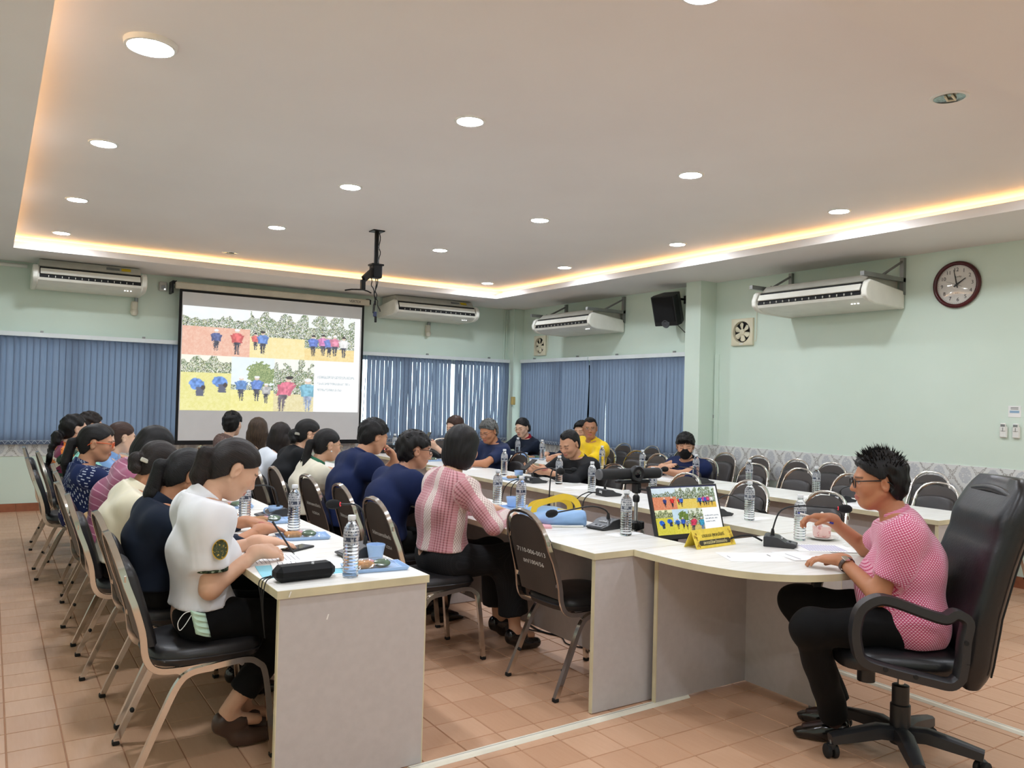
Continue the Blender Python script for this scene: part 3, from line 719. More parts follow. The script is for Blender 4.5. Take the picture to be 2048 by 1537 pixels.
# ------------------------------------------------------------------ tables
t = NT('table_laminate'); v = t.coord('World'); n = t.noise(t.coord('World', (1, 14, 1)), 3, 5, .6)
t.set(color=t.ramp(n, [(.35, (232,229,221)), (.6, (243,241,236)), (.8, (247,246,243))]), rough=.32, spec=.45); M_TOP = t.m
M_EDGE = plain('cream_edge_band', (214,204,170), .45, var=.07); M_PANEL = plain('grey_laminate_panel', (194,187,185), .5, var=.02, nscale=30)
M_SCUFF = plain('scuff_white', (240,238,232), .7)
def table(label, x0, x1, y0, y1, modesty, ends=(True, True), group='white conference tables in long rows', flush=(True, True)):
    root = thing('conference_table', label, 'table', ((x0+x1)/2, (y0+y1)/2, 0), 0, group)
    w, l = (x1-x0)/2, (y1-y0)/2; g = .002
    MB().b2(-w+g, w-g, -l+g, l-g, .722, .75).build('tabletop', M_TOP, root)
    m = MB(); e = .0025
    m.b2(-w, -w+e, -l, l, .72, .7495); m.b2(w-e, w, -l, l, .72, .7495); m.b2(-w+e, w-e, -l, -l+e, .72, .7495); m.b2(-w+e, w-e, l-e, l, .72, .7495); m.build('edge_band', M_EDGE, root)
    for s_, on in zip((-1, 1), ends):
        if not on: continue
        yy = s_*(l-.018)
        MB().b2(-w+.012, w-.012, yy-.010, yy+.010, .004, .721).build('end_panel', M_PANEL, root)
        for xx in (-w+.010, w-.010): MB().b2(xx-.0022, xx+.0022, yy-.0105, yy+.0105, .004, .7205).build('panel_edge', M_EDGE, root)
    MB().b2(modesty-.009-(x0+x1)/2, modesty+.009-(x0+x1)/2, -l+.03, l-.03, .10, .721).build('modesty_panel', M_PANEL, root)
    return root
def row(tag_, x0, x1, cuts, mod, labs):
    out = []
    for i in range(len(cuts)-1): out.append(table(labs[i], x0, x1, cuts[i]+(.004 if i else 0), cuts[i+1]-.004, mod))
    return out
TA = row('A', .885, 1.495, [2.86, 4.90, 6.94, 8.98], 1.30, ['white table with its end panel nearest the camera at the left', 'white table of the left row before the woman in orange glasses', 'white table at the far end of the left row'])
TB = row('B', 2.385, 2.985, [2.915, 5.0, 7.05, 9.1], 2.80, ['white table with the blue and yellow tote bag on it', 'white table in front of the women with their backs to the left row', 'white table at the far end of the second row'])
TC = row('C', 3.70, 4.30, [2.918, 5.045, 7.22], 3.83, ['white table behind the monitor, nearest of its row', 'white table of the man in the black jacket with a phone'])
TC.append(table('white table at the far end holding the amplifier', 3.86, 4.46, 7.24, 9.4, 3.98))
TD = row('D', 5.13, 5.73, [2.81, 5.0, 7.2, 9.4], 5.27, ['white table along the right wall with its end beside the office chair', 'white table of the man with the black face mask', 'white table of the man in the yellow shirt'])
MB().box((-.12, -1.033, .64), (.0045, .0005, .02), Matrix.Rotation(.3, 3, 'Y')).build('scuff_mark', M_SCUFF, TA[0])
MB().box((-.26, -1.0215, .735), (.0045, .0005, .022), Matrix.Rotation(.35, 3, 'Y')).build('scuff_mark', M_SCUFF, TA[0])

# rounded head table
HC, HA, HB, HN = (3.34, 2.912), .715, .825, 3.0
poly = [(HC[0]+HA, HC[1])]
for k in range(1, 60):
    a = PI*k/60; c_, s_ = math.cos(a), math.sin(a)
    poly.append((HC[0]+HA*math.copysign(abs(c_)**(2/HN), c_), HC[1]-HB*abs(s_)**(2/HN)))
poly.append((HC[0]-HA, HC[1]))
root = thing('head_table', 'white rounded head table where the man in pink sits', 'table', (HC[0], HC[1], 0))
P = [(x-HC[0], y-HC[1]) for x, y in poly]; P = P[::-1]
MB().prism([(x*.997, y*.997-.001) for x, y in P], .722, .75).build('tabletop', M_TOP, root)
m = MB(); n = len(P); V = [(x, y, .72) for x, y in P]+[(x, y, .7495) for x, y in P]; m.add(V, [(i, i+1, n+i+1, n+i) for i in range(n-1)]+[(n-1, 0, n, 2*n-1)]); m.build('edge_band', M_EDGE, root, 30)
MB().b2(-.60, .56, -.05, -.032, .012, .721).build('modesty_panel', M_PANEL, root)
MB().b2(-.606, -.60, -.052, -.030, .012, .721).build('panel_edge', M_EDGE, root)
MB().b2(.035, .053, -.48, -.05, .012, .721).build('support_fin', M_PANEL, root)
MB().b2(.034, .054, -.485, -.48, .012, .721).build('panel_edge', M_EDGE, root)
MB().lathe([(.012, 0), (.012, .012)], 10, (.044, -.45, 0)).build('levelling_foot', M_STEEL, root)

# white cable covers on the floor
M_COVER = plain('cable_cover', (232,226,208), .5, var=.05)
for lab, pts in (('white cable cover crossing the floor from the left table', [(1.42, 2.835), (2.96, 2.875)]), ('white cable cover on the floor beside the office chair', [(3.975, 2.93), (3.985, -.6)])):
    a, b = pts; o = thing('cable_cover', lab, 'cable cover', (a[0], a[1], 0))
    d = Vector((b[0]-a[0], b[1]-a[1], 0))
    MB().tube([(0,0,0), tuple(d)], 1, prof=[(.0005,-.028),(.0105,-.017),(.0125,-.006),(.0125,.006),(.0105,.017),(.0005,.028)], up=(0,0,1)).build('cover', M_COVER, o)
    MB().tube([(0,0,.0125), tuple(d+Vector((0,0,.0125)))], .0012, 4).build('seam', M_STEEL, o)

# ------------------------------------------------------------------ banquet chairs
M_VINYL = plain('black_vinyl', (34,32,33), .38, var=.12, nscale=14, bump=.12, bscale=260)
M_VINYLB = plain('brown_black_vinyl', (50,46,45), .42, var=.1, nscale=14, bump=.12, bscale=260)
M_BACK = plain('chair_back_board', (62,54,49), .55, var=.08)
def spl(pts, n=6):
    """Catmull-Rom through the points"""
    P = [Vector(p) for p in pts]; P = [P[0]*2-P[1]]+P+[P[-1]*2-P[-2]]; out = []
    for i in range(1, len(P)-2):
        for k in range(n):
            t_ = k/n; a, b, c, d = P[i-1], P[i], P[i+1], P[i+2]
            out.append(.5*((2*b)+(c-a)*t_+(2*a-5*b+4*c-d)*t_*t_+(3*b-a-3*c+d)*t_**3))
    out.append(P[-2]); return out
def back_xz(z): return -.205-.135*max(0, (z-.45))/.46-.02*max(0, (z-.7))
def arch(hw, ztop, rise, zb, n=10):
    """outline of the backrest in (y, z): straight sides leaning in, round top"""
    pts = [(-hw, zb)]
    for k in range(n+1):
        a = PI-PI*k/n; pts.append((hw*.93*math.copysign(abs(math.cos(a))**.8, math.cos(a)), ztop-rise+rise*math.sin(a)**.9))
    pts.append((hw, zb)); return pts
def make_chair(M_V):
    root = thing('banquet_chair', 'x', 'chair')
    # seat cushion
    def seat(u, vv):
        a = 2*PI*u; e = 3.2; r = vv
        if vv <= 1: rr, zz = r, .472+.014*(1-r*r)
        c_, s_ = math.cos(a), math.sin(a)
        return (.215*rr*math.copysign(abs(c_)**(2/e), c_)+.015, (.205+.012*c_)*rr*math.copysign(abs(s_)**(2/e), s_), zz)
    mb = MB(); n = 28; prof = [(.0,.486),(.5,.484),(.85,.478),(.95,.470),(1.,.452),(1.005,.435),(.985,.422),(.97,.412),(.6,.408),(0,.408)]; V = []; Fc = []
    for (r, z) in prof:
        for k in range(n):
            a = 2*PI*k/n; c_, s_ = math.cos(a), math.sin(a); e = 3.4
            V.append((.218*r*math.copysign(abs(c_)**(2/e), c_)+.012, (.208+.010*c_)*r*math.copysign(abs(s_)**(2/e), s_), z))
    for i in range(len(prof)-1):
        for k in range(n): Fc.append((i*n+k, (i+1)*n+k, (i+1)*n+(k+1) % n, i*n+(k+1) % n))
    st = mb.add(V, Fc).build('seat', M_V, root, 50)
    pts = []
    for k in range(n):
        a = 2*PI*k/n; c_, s_ = math.cos(a), math.sin(a); e = 3.4; pts.append((.221*math.copysign(abs(c_)**(2/e), c_)+.012, (.211+.010*c_)*math.copysign(abs(s_)**(2/e), s_), .436))
    MB().tube(pts, .0045, 5, closed=True).build('piping', M_V, st, 60)
    # backrest: board behind, cushion in front
    def shell(hw, zt, rise, zb, d0, d1, puff):
        A = arch(hw, zt, rise, zb, 12); m = MB(); n_ = len(A); c = (0, (zb+zt)/2)
        rings = []
        for (f, d) in ((1., d0), (1., d1-puff*.8), (.94, d1-puff*.25), (.8, d1), (.35, d1+.002)):
            rings.append([(back_xz(c[1]+(z-c[1])*f)+d, c[0]+(y-c[0])*f, c[1]+(z-c[1])*f) for y, z in A])
        V_ = [p for r_ in rings for p in r_]; F_ = []
        for i in range(len(rings)-1):
            for k in range(n_): F_.append((i*n_+k, i*n_+(k+1) % n_, (i+1)*n_+(k+1) % n_, (i+1)*n_+k))
        F_.append(tuple(range(n_))[::-1]); F_.append(tuple((len(rings)-1)*n_+k for k in range(n_))); m.add(V_, F_); return m
    shell(.170, .882, .145, .475, -.006, .006, .004).build('back_board', M_BACK, root, 50)
    sc_ = shell(.158, .812, .055, .49, .006, .046, .022).build('backrest', M_V, root, 50)
    # chrome frame
    pr_ = [(.011,-.007),(.013,.0),(.011,.007),(-.011,.007),(-.013,.0),(-.011,-.007)]
    S = []
    for (x, y, z) in ((.06,-.185,.402),(-.10,-.19,.398),(-.185,-.19,.410),(-.222,-.189,.46),(back_xz(.56),-.188,.56),(back_xz(.70),-.183,.70)): S.append((x, y, z))
    T = [(back_xz(z)-.004, y, z) for y, z in arch(.186, .905, .175, .72, 12)[1:-1]]
    path = spl(S, 4)[:-1]+[Vector(p) for p in T]+[Vector((p.x, -p.y, p.z)) for p in spl(S, 4)[:-1]][::-1]
    MB().tube(path, 1, prof=pr_, up=(0,0,1)).build('back_frame', M_CHROME, root, 50)
    for s_ in (-1, 1):
        for z in (.55, .76): MB().box((back_xz(z)-.004, s_*.176, z), (.006, .03, .022)).build('frame_tab', M_CHROME, root)
    sq = [(.0115,-.0115),(.0115,.0115),(-.0115,.0115),(-.0115,-.0115)]
    for s_ in (-1, 1):
        for nm, pts_ in (('rear', [(.02,s_*.196,.392),(-.06,s_*.197,.385),(-.11,s_*.198,.345),(-.17,s_*.203,.22),(-.262,s_*.21,.012)]), ('front', [(-.02,s_*.196,.392),(.13,s_*.197,.405),(.19,s_*.199,.385),(.222,s_*.202,.32),(.258,s_*.208,.012)])):
            lg = MB().tube(spl(pts_, 5), 1, prof=sq, up=(0,0,1)).build('leg', M_CHROME, root, 40)
            f = pts_[-1]; MB().cbox((f[0], f[1], .010), (.028, .028, .02), .004).build('rubber_foot', M_RUBBER, lg)
            q = pts_[3]; MB().ball((q[0]*.6+f[0]*.4, q[1]-s_*.014, q[2]*.6+f[2]*.4), .009, 8, 6).build('bumper', M_RUBBER, lg, 60)
    for x in (-.10, .13): MB().tube([(x,-.195,.388),(x,.195,.388)], .009, 6).build('cross_bar', M_CHROME, root, 50)
    return root
CH = {}
def chair(x, y, face, label, group='chrome framed banquet chairs', kind=0):
    """x, y: seat centre; face: heading in degrees (0 = +x)"""
    if kind not in CH:
        CH[kind] = make_chair(M_VINYL if kind == 0 else M_VINYLB); o = CH[kind]; o['label'] = label; o['group'] = group
        o.location = (x, y, 0); o.rotation_euler = (0, 0, math.radians(face)); return o
    return dup(CH[kind], (x, y, 0), math.radians(face), label, group)
def chair_text(o, lines):
    for (s_, z, sz, w) in lines:
        b = Vector((back_xz(z+.03)-back_xz(z-.03), 0, .06)).normalized()
        lettering(s_, sz, plain('chalk_white', (220,220,214), .7), o, (back_xz(z)-.0066, 0, z), (0,-1,0), tuple(b), 'stencil', .0003, w)
G_A = 'chairs along the left row'; G_B = 'chairs of the second row'; G_C = 'chairs behind the third row'; G_D = 'chairs behind the right row'; G_W = 'chairs lined up against the right wall'
C_A = [chair(.74, 3.43, 0, 'chrome chair under the woman in the white uniform shirt', G_A), chair(.76, 4.03, 2, 'chrome chair under the woman in the dark navy jacket', G_A),
  chair(.70, 4.72, -2, 'chrome chair under the woman in the cream blouse', G_A), chair(.69, 5.36, 3, 'chrome chair under the woman in the mauve striped blouse', G_A),
  chair(.72, 5.99, 1, 'chrome chair under the woman with orange glasses', G_A), chair(.74, 6.60, -2, 'chrome chair under the person in the mint top', G_A),
  chair(.60, 7.22, 0, 'chrome chair with the navy patterned bag on its seat', G_A), chair(.70, 7.90, 2, 'chrome chair under the woman in the orange floral blouse', G_A), chair(.62, 8.50, -3, 'chrome chair nearest the back wall in the left row', G_A)]
C_B = [chair(2.60, 3.34, 0, 'empty chrome chair with a stencilled number pushed under the tote bag table', G_B), chair(2.10, 4.05, 0, 'chrome chair with stencilled lettering under the woman in the pink woven blouse', G_B)]
for y, lab in ((4.72, 'man in navy with glasses'), (5.36, 'man in navy resting his chin on his hand'), (5.97, 'woman in the cream jacket'), (6.58, 'woman in the black jacket with glasses'), (7.2, 'woman in the white blouse with long hair'), (7.82, 'woman with long brown tipped hair'), (8.42, 'short haired woman in the patterned blouse')):
    C_B.append(chair(2.17 if y < 5.5 else 2.13, y, RNG.normal(0, 2), 'chrome chair under the ' + lab, G_B))
chair_text(C_B[0], [('7110-006-0013', .69, .034, .25), ('ขก/1004/56', .635, .032, .18)])
chair_text(C_B[1], [('สำนักงานสหกรณ์จังหวัด', .70, .030, .24), ('ขอนแก่น  1/2554', .64, .026, .20)])
chair_text(C_B[2], [('สำนักงานสหกรณ์จังหวัด', .70, .030, .24), ('ขอนแก่น', .64, .026, .12)])
chair_text(C_B[3], [('สำนักงานสหกรณ์จังหวัด', .70, .030, .24), ('1/2554', .64, .026, .12)])
for (x, y, lab) in ((4.36, 5.94, 'chrome chair under the man in the black jacket'), (4.34, 7.33, 'chrome chair under the grey haired man'), (4.62, 8.05, 'chrome chair under the long haired woman with a phone'),
   (4.32, 6.93, 'empty chrome chair between the grey haired man and the man in black'), (4.32, 5.43, 'empty chrome chair just behind the conference camera'), (4.32, 4.56, 'empty chrome chair behind the top edge of the monitor'),
   (4.36, 3.94, 'empty chrome chair behind the bottle right of the monitor'), (4.30, 3.29, 'empty chrome chair behind the raised pen')):
    chair(x, y, 180+RNG.normal(0, 3), lab, G_C, 1)
for (x, y, lab) in ((5.78, 8.70, 'chrome chair under the woman in the dark jacket'), (5.80, 7.30, 'chrome chair under the man in the yellow shirt'), (5.78, 5.72, 'chrome chair under the man with the black mask'), (6.3, 8.05, 'chrome chair under the person hidden behind the yellow shirt'),
   (5.86, 6.85, 'empty chrome chair next to the man in yellow'), (5.74, 6.38, 'empty chrome chair with a bottle and microphone before it'), (5.76, 5.09, 'empty chrome chair second from the masked man'),
   (5.76, 4.60, 'empty chrome chair in front of a wall chair, mid right row'), (5.76, 4.11, 'empty chrome chair behind the glasses of the man in pink'), (5.76, 3.33, 'empty chrome chair just left of the office chair back')):
    chair(x, y, 180+RNG.normal(0, 3), lab, G_D, 1)
for k, y in enumerate((8.60, 8.08, 7.56, 6.98, 6.34, 5.87, 5.39, 4.95, 3.93, 3.30)):
    lab = ['farthest wall chair, near the corner window', 'second wall chair from the corner', 'wall chair under the disarrayed blind', 'wall chair before the column', 'wall chair just right of the masked man', 'second wall chair right of the masked man', 'wall chair left of the tall bottle by the wall', 'wall chair behind the head of the man in pink', 'wall chair between the man in pink and the office chair', 'wall chair half hidden by the office chair'][k]
    chair(6.74, y, 180+RNG.normal(0, 2), 'empty chrome ' + lab, G_W, 1)
chair(4.9, 9.25, 230, 'empty chrome chair at the far end before the back wall blinds', G_C, 1)

# ------------------------------------------------------------------ office chair of the man in pink
M_LEATHER = plain('black_leather', (24,24,26), .36, var=.15, nscale=8, bump=.25, bscale=90); M_OPLAS = plain('charcoal_plastic', (38,38,40), .42, var=.08)
OC = (3.25, 1.93); OFACE = math.radians(140)
oc = thing('office_chair', 'black leather high back swivel chair with looped arms', 'office chair', (OC[0], OC[1], 0), OFACE)
for k in range(5):
    a = 2*PI*k/5+math.radians(12); d = Vector((math.cos(a), math.sin(a), 0)); s_ = Vector((-d.y, d.x, 0)); m = MB()
    P = [Vector((0,0,.105))+d*.02, Vector((0,0,.115))+d*.10, Vector((0,0,.10))+d*.2, Vector((0,0,.082))+d*.305]
    m.tube(P, [1, 1, .9, .72], prof=[(-.028,-.034),(.016,-.03),(.026,-.016),(.026,.016),(.016,.03),(-.028,.034)], up=(0,0,1))
    leg = m.build('base_leg', M_OPLAS, oc, 40)
    c = d*.30; ax = (d*math.cos(k*1.3)+s_*math.sin(k*1.3)); RR = ax.to_track_quat('Z', 'Y').to_matrix()
    m = MB()
    for sg in (-1, 1): m.lathe([(.0,.006*sg),(.026,.006*sg),(.029,.010*sg),(.029,.022*sg),(.024,.026*sg),(.0,.026*sg)] if sg > 0 else [(.0,-.026),(.024,-.026),(.029,-.022),(.029,-.010),(.026,-.006),(.0,-.006)], 18, tuple(c+Vector((0,0,.030))), RR)
    cs = m.build('caster', M_RUBBER, oc, 45); MB().lathe([(.006,.03),(.006,.075)], 8, tuple(c)).build('stem', M_STEEL, cs)
    MB().box(tuple(c+Vector((0,0,.05))), (.03,.03,.02)).build('hood', M_OPLAS, cs)
MB().lathe([(.040,.06),(.040,.22),(.034,.225),(.034,.30),(.030,.302)], 20).build('column_sleeve', M_OPLAS, oc, 40)
MB().lathe([(.014,.30),(.014,.385)], 14).build('gas_lift', M_CHROME, oc, 40)
MB().cbox((-.02,0,.395), (.24,.14,.05), .012).build('tilt_mechanism', M_OPLAS, oc); MB().lathe([(.036,-.06),(.036,0)], 14, (.14,.0,.37)).build('tension_knob', M_OPLAS, oc, 40)
# thick cushions
def pad(pts_fn, name, nu=22, nv=16):
    MB().grid(pts_fn, nu, nv).build(name, M_LEATHER, oc, 70)
def sup(a, e): return math.copysign(abs(a)**(2/e), a)
m = MB(); V = []; Fc = []; n = 32; prof = [(.0,.50),(.5,.499),(.85,.492),(.97,.475),(1.,.45),(.97,.42),(.8,.405),(0,.405)]
for (r, z) in prof:
    for k in range(n):
        a = 2*PI*k/n; x = .265*r*sup(math.cos(a), 3.6)+.03; V.append((x, .25*r*sup(math.sin(a), 3.6), z-.05*max(0, (x-.2))/.1*.3))
for i in range(len(prof)-1):
    for k in range(n): Fc.append((i*n+k, (i+1)*n+k, (i+1)*n+(k+1) % n, i*n+(k+1) % n))
m.add(V, Fc).build('seat', M_LEATHER, oc, 60)
def spine(z):      # x of the middle of the back cushion and its half thickness, half width
    q = (z-.36)/(1.19-.36); x = np.interp(q, [0,.15,.35,.6,.85,1.], [-.235,-.245,-.262,-.315,-.385,-.415]); hw = np.interp(q, [0,.1,.35,.6,.85,.95,1.], [.20,.235,.25,.255,.25,.225,.17]); th = np.interp(q, [0,.06,.3,.6,.82,.93,1.], [.045,.075,.085,.082,.085,.065,.03]); return x, hw, th
m = MB(); V = []; Fc = []; zz = list(np.linspace(.36, 1.19, 26)); n = 28
for z in zz:
    x, hw, th = spine(z); fold = .010*math.sin((z-.36)*30)*(1 if z > .95 else .15)
    for k in range(n):
        a = 2*PI*k/n; yy = hw*sup(math.sin(a), 3.2); V.append((x+(th+(fold if math.cos(a) > 0 else 0))*sup(math.cos(a), 2.6)+.035*(yy/hw)**2, yy, z))
for i in range(len(zz)-1):
    for k in range(n): Fc.append((i*n+k, i*n+(k+1) % n, (i+1)*n+(k+1) % n, (i+1)*n+k))
Fc.append(tuple(range(n))[::-1]); Fc.append(tuple((len(zz)-1)*n+k for k in range(n))); bk = m.add(V, Fc).build('backrest', M_LEATHER, oc, 60)
for s_ in (-1, 1):
    MB().tube([(spine(z)[0]-spine(z)[2]*.55+.02, s_*(spine(z)[1]*.93+.002), z) for z in np.linspace(.42, 1.12, 16)], .004, 5).build('seam', M_RUBBER, bk, 60)
MB().tube([(spine(1.10)[0]+spine(1.10)[2]*.6, y, 1.10+.04*math.cos(y*6)) for y in np.linspace(-.17,.17,14)], .018, 8).build('head_roll', M_LEATHER, bk, 60)
for s_ in (-1, 1):
    y = s_*.30
    P = spl([(-.115,y,.50),(-.12,y,.58),(-.13,y,.655),(-.09,y,.68),(-.05,y,.66),(.03,y,.68),(.14,y,.715),(.20,y,.718),(.255,y,.68),(.275,y,.61),(.27,y,.54),(.245,y,.485),(.15,y,.455),(.0,y,.425),(-.07,y,.415),(-.105,y,.44)], 5)
    ar = MB().tube(P+[P[0]], 1, prof=[(-.020,-.026),(.010,-.028),(.020,-.016),(.020,.016),(.010,.028),(-.020,.026)], up=(1,0,0)).build('armrest', M_OPLAS, oc, 50)
    for (x, z) in ((-.12,.58),(.06,.44),(.17,.462)): MB().lathe([(.009,-.004),(.009,.004)], 10, (x, y+s_*.028, z), Matrix.Rotation(PI/2, 3, 'X')).build('screw', M_RUBBER, ar)
# ------------------------------------------------------------------ people: smooth-blended solids turned into one skin
def smin(a, b, k):
    h = np.clip(.5+.5*(b-a)/k, 0, 1); return b+(a-b)*h-k*h*(1-h)
class Fld:
    """a distance field on a regular grid"""
    def __init__(s, lo, hi, h):
        s.h = h; s.lo = np.array(lo, float); n = np.maximum(4, np.ceil((np.array(hi)-s.lo)/h).astype(int)+1); s.n = n
        s.ax = [(s.lo[i]+h*np.arange(n[i])).astype(np.float32) for i in range(3)]; s.F = np.full(n, .2, np.float32)
    def sl(s, lo, hi):
        out = []
        for i in range(3):
            a = int(np.searchsorted(s.ax[i], lo[i])); b = int(np.searchsorted(s.ax[i], hi[i])); a = max(0, a-1); b = min(s.n[i], b+1)
            if b <= a: return None
            out.append(slice(a, b))
        return tuple(out)
    def pts(s, q):
        return (s.ax[0][q[0]][:, None, None], s.ax[1][q[1]][None, :, None], s.ax[2][q[2]][None, None, :])
    def dist(s, p):
        kind = p[0]
        if kind in 'cC':                      # round cone a->b; C: cut flat at b
            a, b, ra, rb, ys = np.array(p[1], float), np.array(p[2], float), p[3], p[4], p[5] if len(p) > 5 else 1.
            m = max(ra, rb)*max(1, ys)+.05; q = s.sl(np.minimum(a, b)-m, np.maximum(a, b)+m)
            if q is None: return None
            x, y, z = s.pts(q); A = a.copy(); B = b.copy()
            if ys != 1: y = (y-(a[1]+b[1])/2)/ys; c = (a[1]+b[1])/2; A[1] = (A[1]-c)/ys; B[1] = (B[1]-c)/ys
            d = B-A; L2 = float(d@d)+1e-9
            t_ = ((x-A[0])*d[0]+(y-A[1])*d[1]+(z-A[2])*d[2])/L2; tc = np.clip(t_, 0, 1)
            D = np.sqrt((x-A[0]-d[0]*tc)**2+(y-A[1]-d[1]*tc)**2+(z-A[2]-d[2]*tc)**2)-(ra+(rb-ra)*tc)
            if kind == 'C': D = np.maximum(D, (t_-1)*math.sqrt(L2))
            return q, D
        c, r, R = np.array(p[1], float), np.array(p[2], float), p[3]
        m = r.max()+.05; q = s.sl(c-m, c+m)
        if q is None: return None
        x, y, z = s.pts(q); x = x-c[0]; y = y-c[1]; z = z-c[2]
        if R is not None: u = [(R[0, i]*x+R[1, i]*y+R[2, i]*z) for i in range(3)]
        else: u = [x, y, z]
        k0 = np.sqrt((u[0]/r[0])**2+(u[1]/r[1])**2+(u[2]/r[2])**2)+1e-6; k1 = np.sqrt((u[0]/r[0]**2)**2+(u[1]/r[1]**2)**2+(u[2]/r[2]**2)**2)+1e-6
        return q, k0*(k0-1)/k1
    def add(s, prims, k=.02):
        for p in prims:
            r = s.dist(p)
            if r is not None: q, D = r; s.F[q] = smin(s.F[q], D.astype(np.float32), k)
    def sub(s, prims, k=.008):
        for p in prims:
            r = s.dist(p)
            if r is not None: q, D = r; s.F[q] = -smin(-s.F[q], D.astype(np.float32), k)
    def cut(s, pt, n):
        x, y, z = s.ax[0][:, None, None], s.ax[1][None, :, None], s.ax[2][None, None, :]; n = np.array(n, float); n /= np.linalg.norm(n)
        s.F = np.maximum(s.F, ((x-pt[0])*n[0]+(y-pt[1])*n[1]+(z-pt[2])*n[2]).astype(np.float32))
    def ripple(s, amp, seed=0, f=1.):
        x, y, z = s.ax[0][:, None, None], s.ax[1][None, :, None], s.ax[2][None, None, :]; rg = np.random.default_rng(seed)
        for k in range(5):
            w = rg.normal(0, 1, 3); w /= np.linalg.norm(w); fr = f*(18+26*rg.random()); ph = rg.random()*6; w2 = rg.normal(0, 1, 3)
            s.F += (amp*.45*np.sin(fr*(w[0]*x+w[1]*y+w[2]*z)+ph+1.3*np.sin(9*(w2[0]*x+w2[1]*y+w2[2]*z)))).astype(np.float32)
    def net(s):
        F = s.F; S = F < 0; c = S.astype(np.uint8)
        s8 = c[:-1,:-1,:-1]+c[1:,:-1,:-1]+c[:-1,1:,:-1]+c[1:,1:,:-1]+c[:-1,:-1,1:]+c[1:,:-1,1:]+c[:-1,1:,1:]+c[1:,1:,1:]
        act = (s8 > 0) & (s8 < 8); ids = np.argwhere(act); n = len(ids)
        if n == 0: return np.zeros((0, 3)), np.zeros((0, 4), int)
        num = -np.ones(act.shape, int); num[act] = np.arange(n); acc = np.zeros((n, 3)); cnt = np.zeros(n)
        cor = [(i, j, k) for i in (0, 1) for j in (0, 1) for k in (0, 1)]
        vals = {o: F[ids[:, 0]+o[0], ids[:, 1]+o[1], ids[:, 2]+o[2]] for o in cor}
        for a in cor:
            for ax in range(3):
                if a[ax] == 1: continue
                b = list(a); b[ax] = 1; b = tuple(b); fa, fb = vals[a], vals[b]; m = (fa < 0) != (fb < 0)
                t_ = np.where(m, fa/(fa-fb+1e-12), 0); P = np.array(a, float)[None, :]+t_[:, None]*(np.array(b)-np.array(a))[None, :]
                acc[m] += P[m]; cnt[m] += 1
        V = s.lo+s.h*(ids+acc/cnt[:, None]); Q = []
        for ax in range(3):
            o1, o2 = (ax+1) % 3, (ax+2) % 3
            A = [slice(None)]*3; B = [slice(None)]*3; A[ax] = slice(0, -1); B[ax] = slice(1, None); sa, sb = S[tuple(A)], S[tuple(B)]
            e = np.argwhere(sa != sb); e = e[(e[:, o1] > 0) & (e[:, o1] < s.n[o1]-1) & (e[:, o2] > 0) & (e[:, o2] < s.n[o2]-1)]
            if not len(e): continue
            def cell(d1, d2):
                f = e.copy(); f[:, o1] += d1; f[:, o2] += d2; return num[f[:, 0], f[:, 1], f[:, 2]]
            q = np.stack([cell(-1, -1), cell(0, -1), cell(0, 0), cell(-1, 0)], 1); flip = ~sa[e[:, 0], e[:, 1], e[:, 2]]; q[flip] = q[flip][:, ::-1]; Q.append(q)
        Q = np.concatenate(Q); return V, Q[(Q >= 0).all(1)]
def quick_mesh(name, V, Q, mat):
    me = bpy.data.meshes.new(name); me.vertices.add(len(V)); me.vertices.foreach_set('co', np.asarray(V, np.float32).ravel())
    me.loops.add(len(Q)*4); me.loops.foreach_set('vertex_index', np.asarray(Q, np.int32).ravel()); me.polygons.add(len(Q))
    me.polygons.foreach_set('loop_start', np.arange(0, len(Q)*4, 4, dtype=np.int32)); me.polygons.foreach_set('use_smooth', np.ones(len(Q), bool))
    for m in (mat if isinstance(mat, (list, tuple)) else [mat]): me.materials.append(m)
    me.update(calc_edges=True); return me
def put(name, me, parent):
    o = bpy.data.objects.new(name, me); COL.objects.link(o); o.parent = parent; return o
def set_attr(me, name, arr, kind='FLOAT_COLOR'):
    if kind == 'FLOAT_COLOR':
        a = me.color_attributes.new(name, kind, 'POINT'); d = np.ones((len(arr), 4), np.float32); d[:, :3] = arr; a.data.foreach_set('color', d.ravel())
    else:
        a = me.attributes.new(name, 'FLOAT_VECTOR', 'POINT'); a.data.foreach_set('vector', np.asarray(arr, np.float32).ravel())
def nz(v): v = np.array(v, float); return v/(np.linalg.norm(v)+1e-9)
def Rm(yaw, pitch, roll):
    """head frame: columns forward, left, up; pitch > 0 looks down, yaw > 0 turns left"""
    cy, sy, cp, sp_, cr_, sr = math.cos(yaw), math.sin(yaw), math.cos(pitch), math.sin(pitch), math.cos(roll), math.sin(roll)
    Z = np.array([[cy,-sy,0],[sy,cy,0],[0,0,1]]); Yr = np.array([[cp,0,sp_],[0,1,0],[-sp_,0,cp]]); Xr = np.array([[1,0,0],[0,cr_,-sr],[0,sr,cr_]]); return Z@Yr@Xr
def ik(S, W, l1, l2, hint):
    d = W-S; L = np.linalg.norm(d); L2 = min(L, (l1+l2)*.995); dn = d/L; W = S+dn*L2; a = (l1*l1-l2*l2+L2*L2)/(2*L2); h = math.sqrt(max(l1*l1-a*a, 1e-6))
    p = np.array(hint, float); p = p-dn*(p@dn); p = nz(p); return S+dn*a+p*h, W
t = NT('skin'); a = t.new('ShaderNodeAttribute', attribute_name='col'); v = t.coord('Object'); n = t.noise(v, 35, 4)
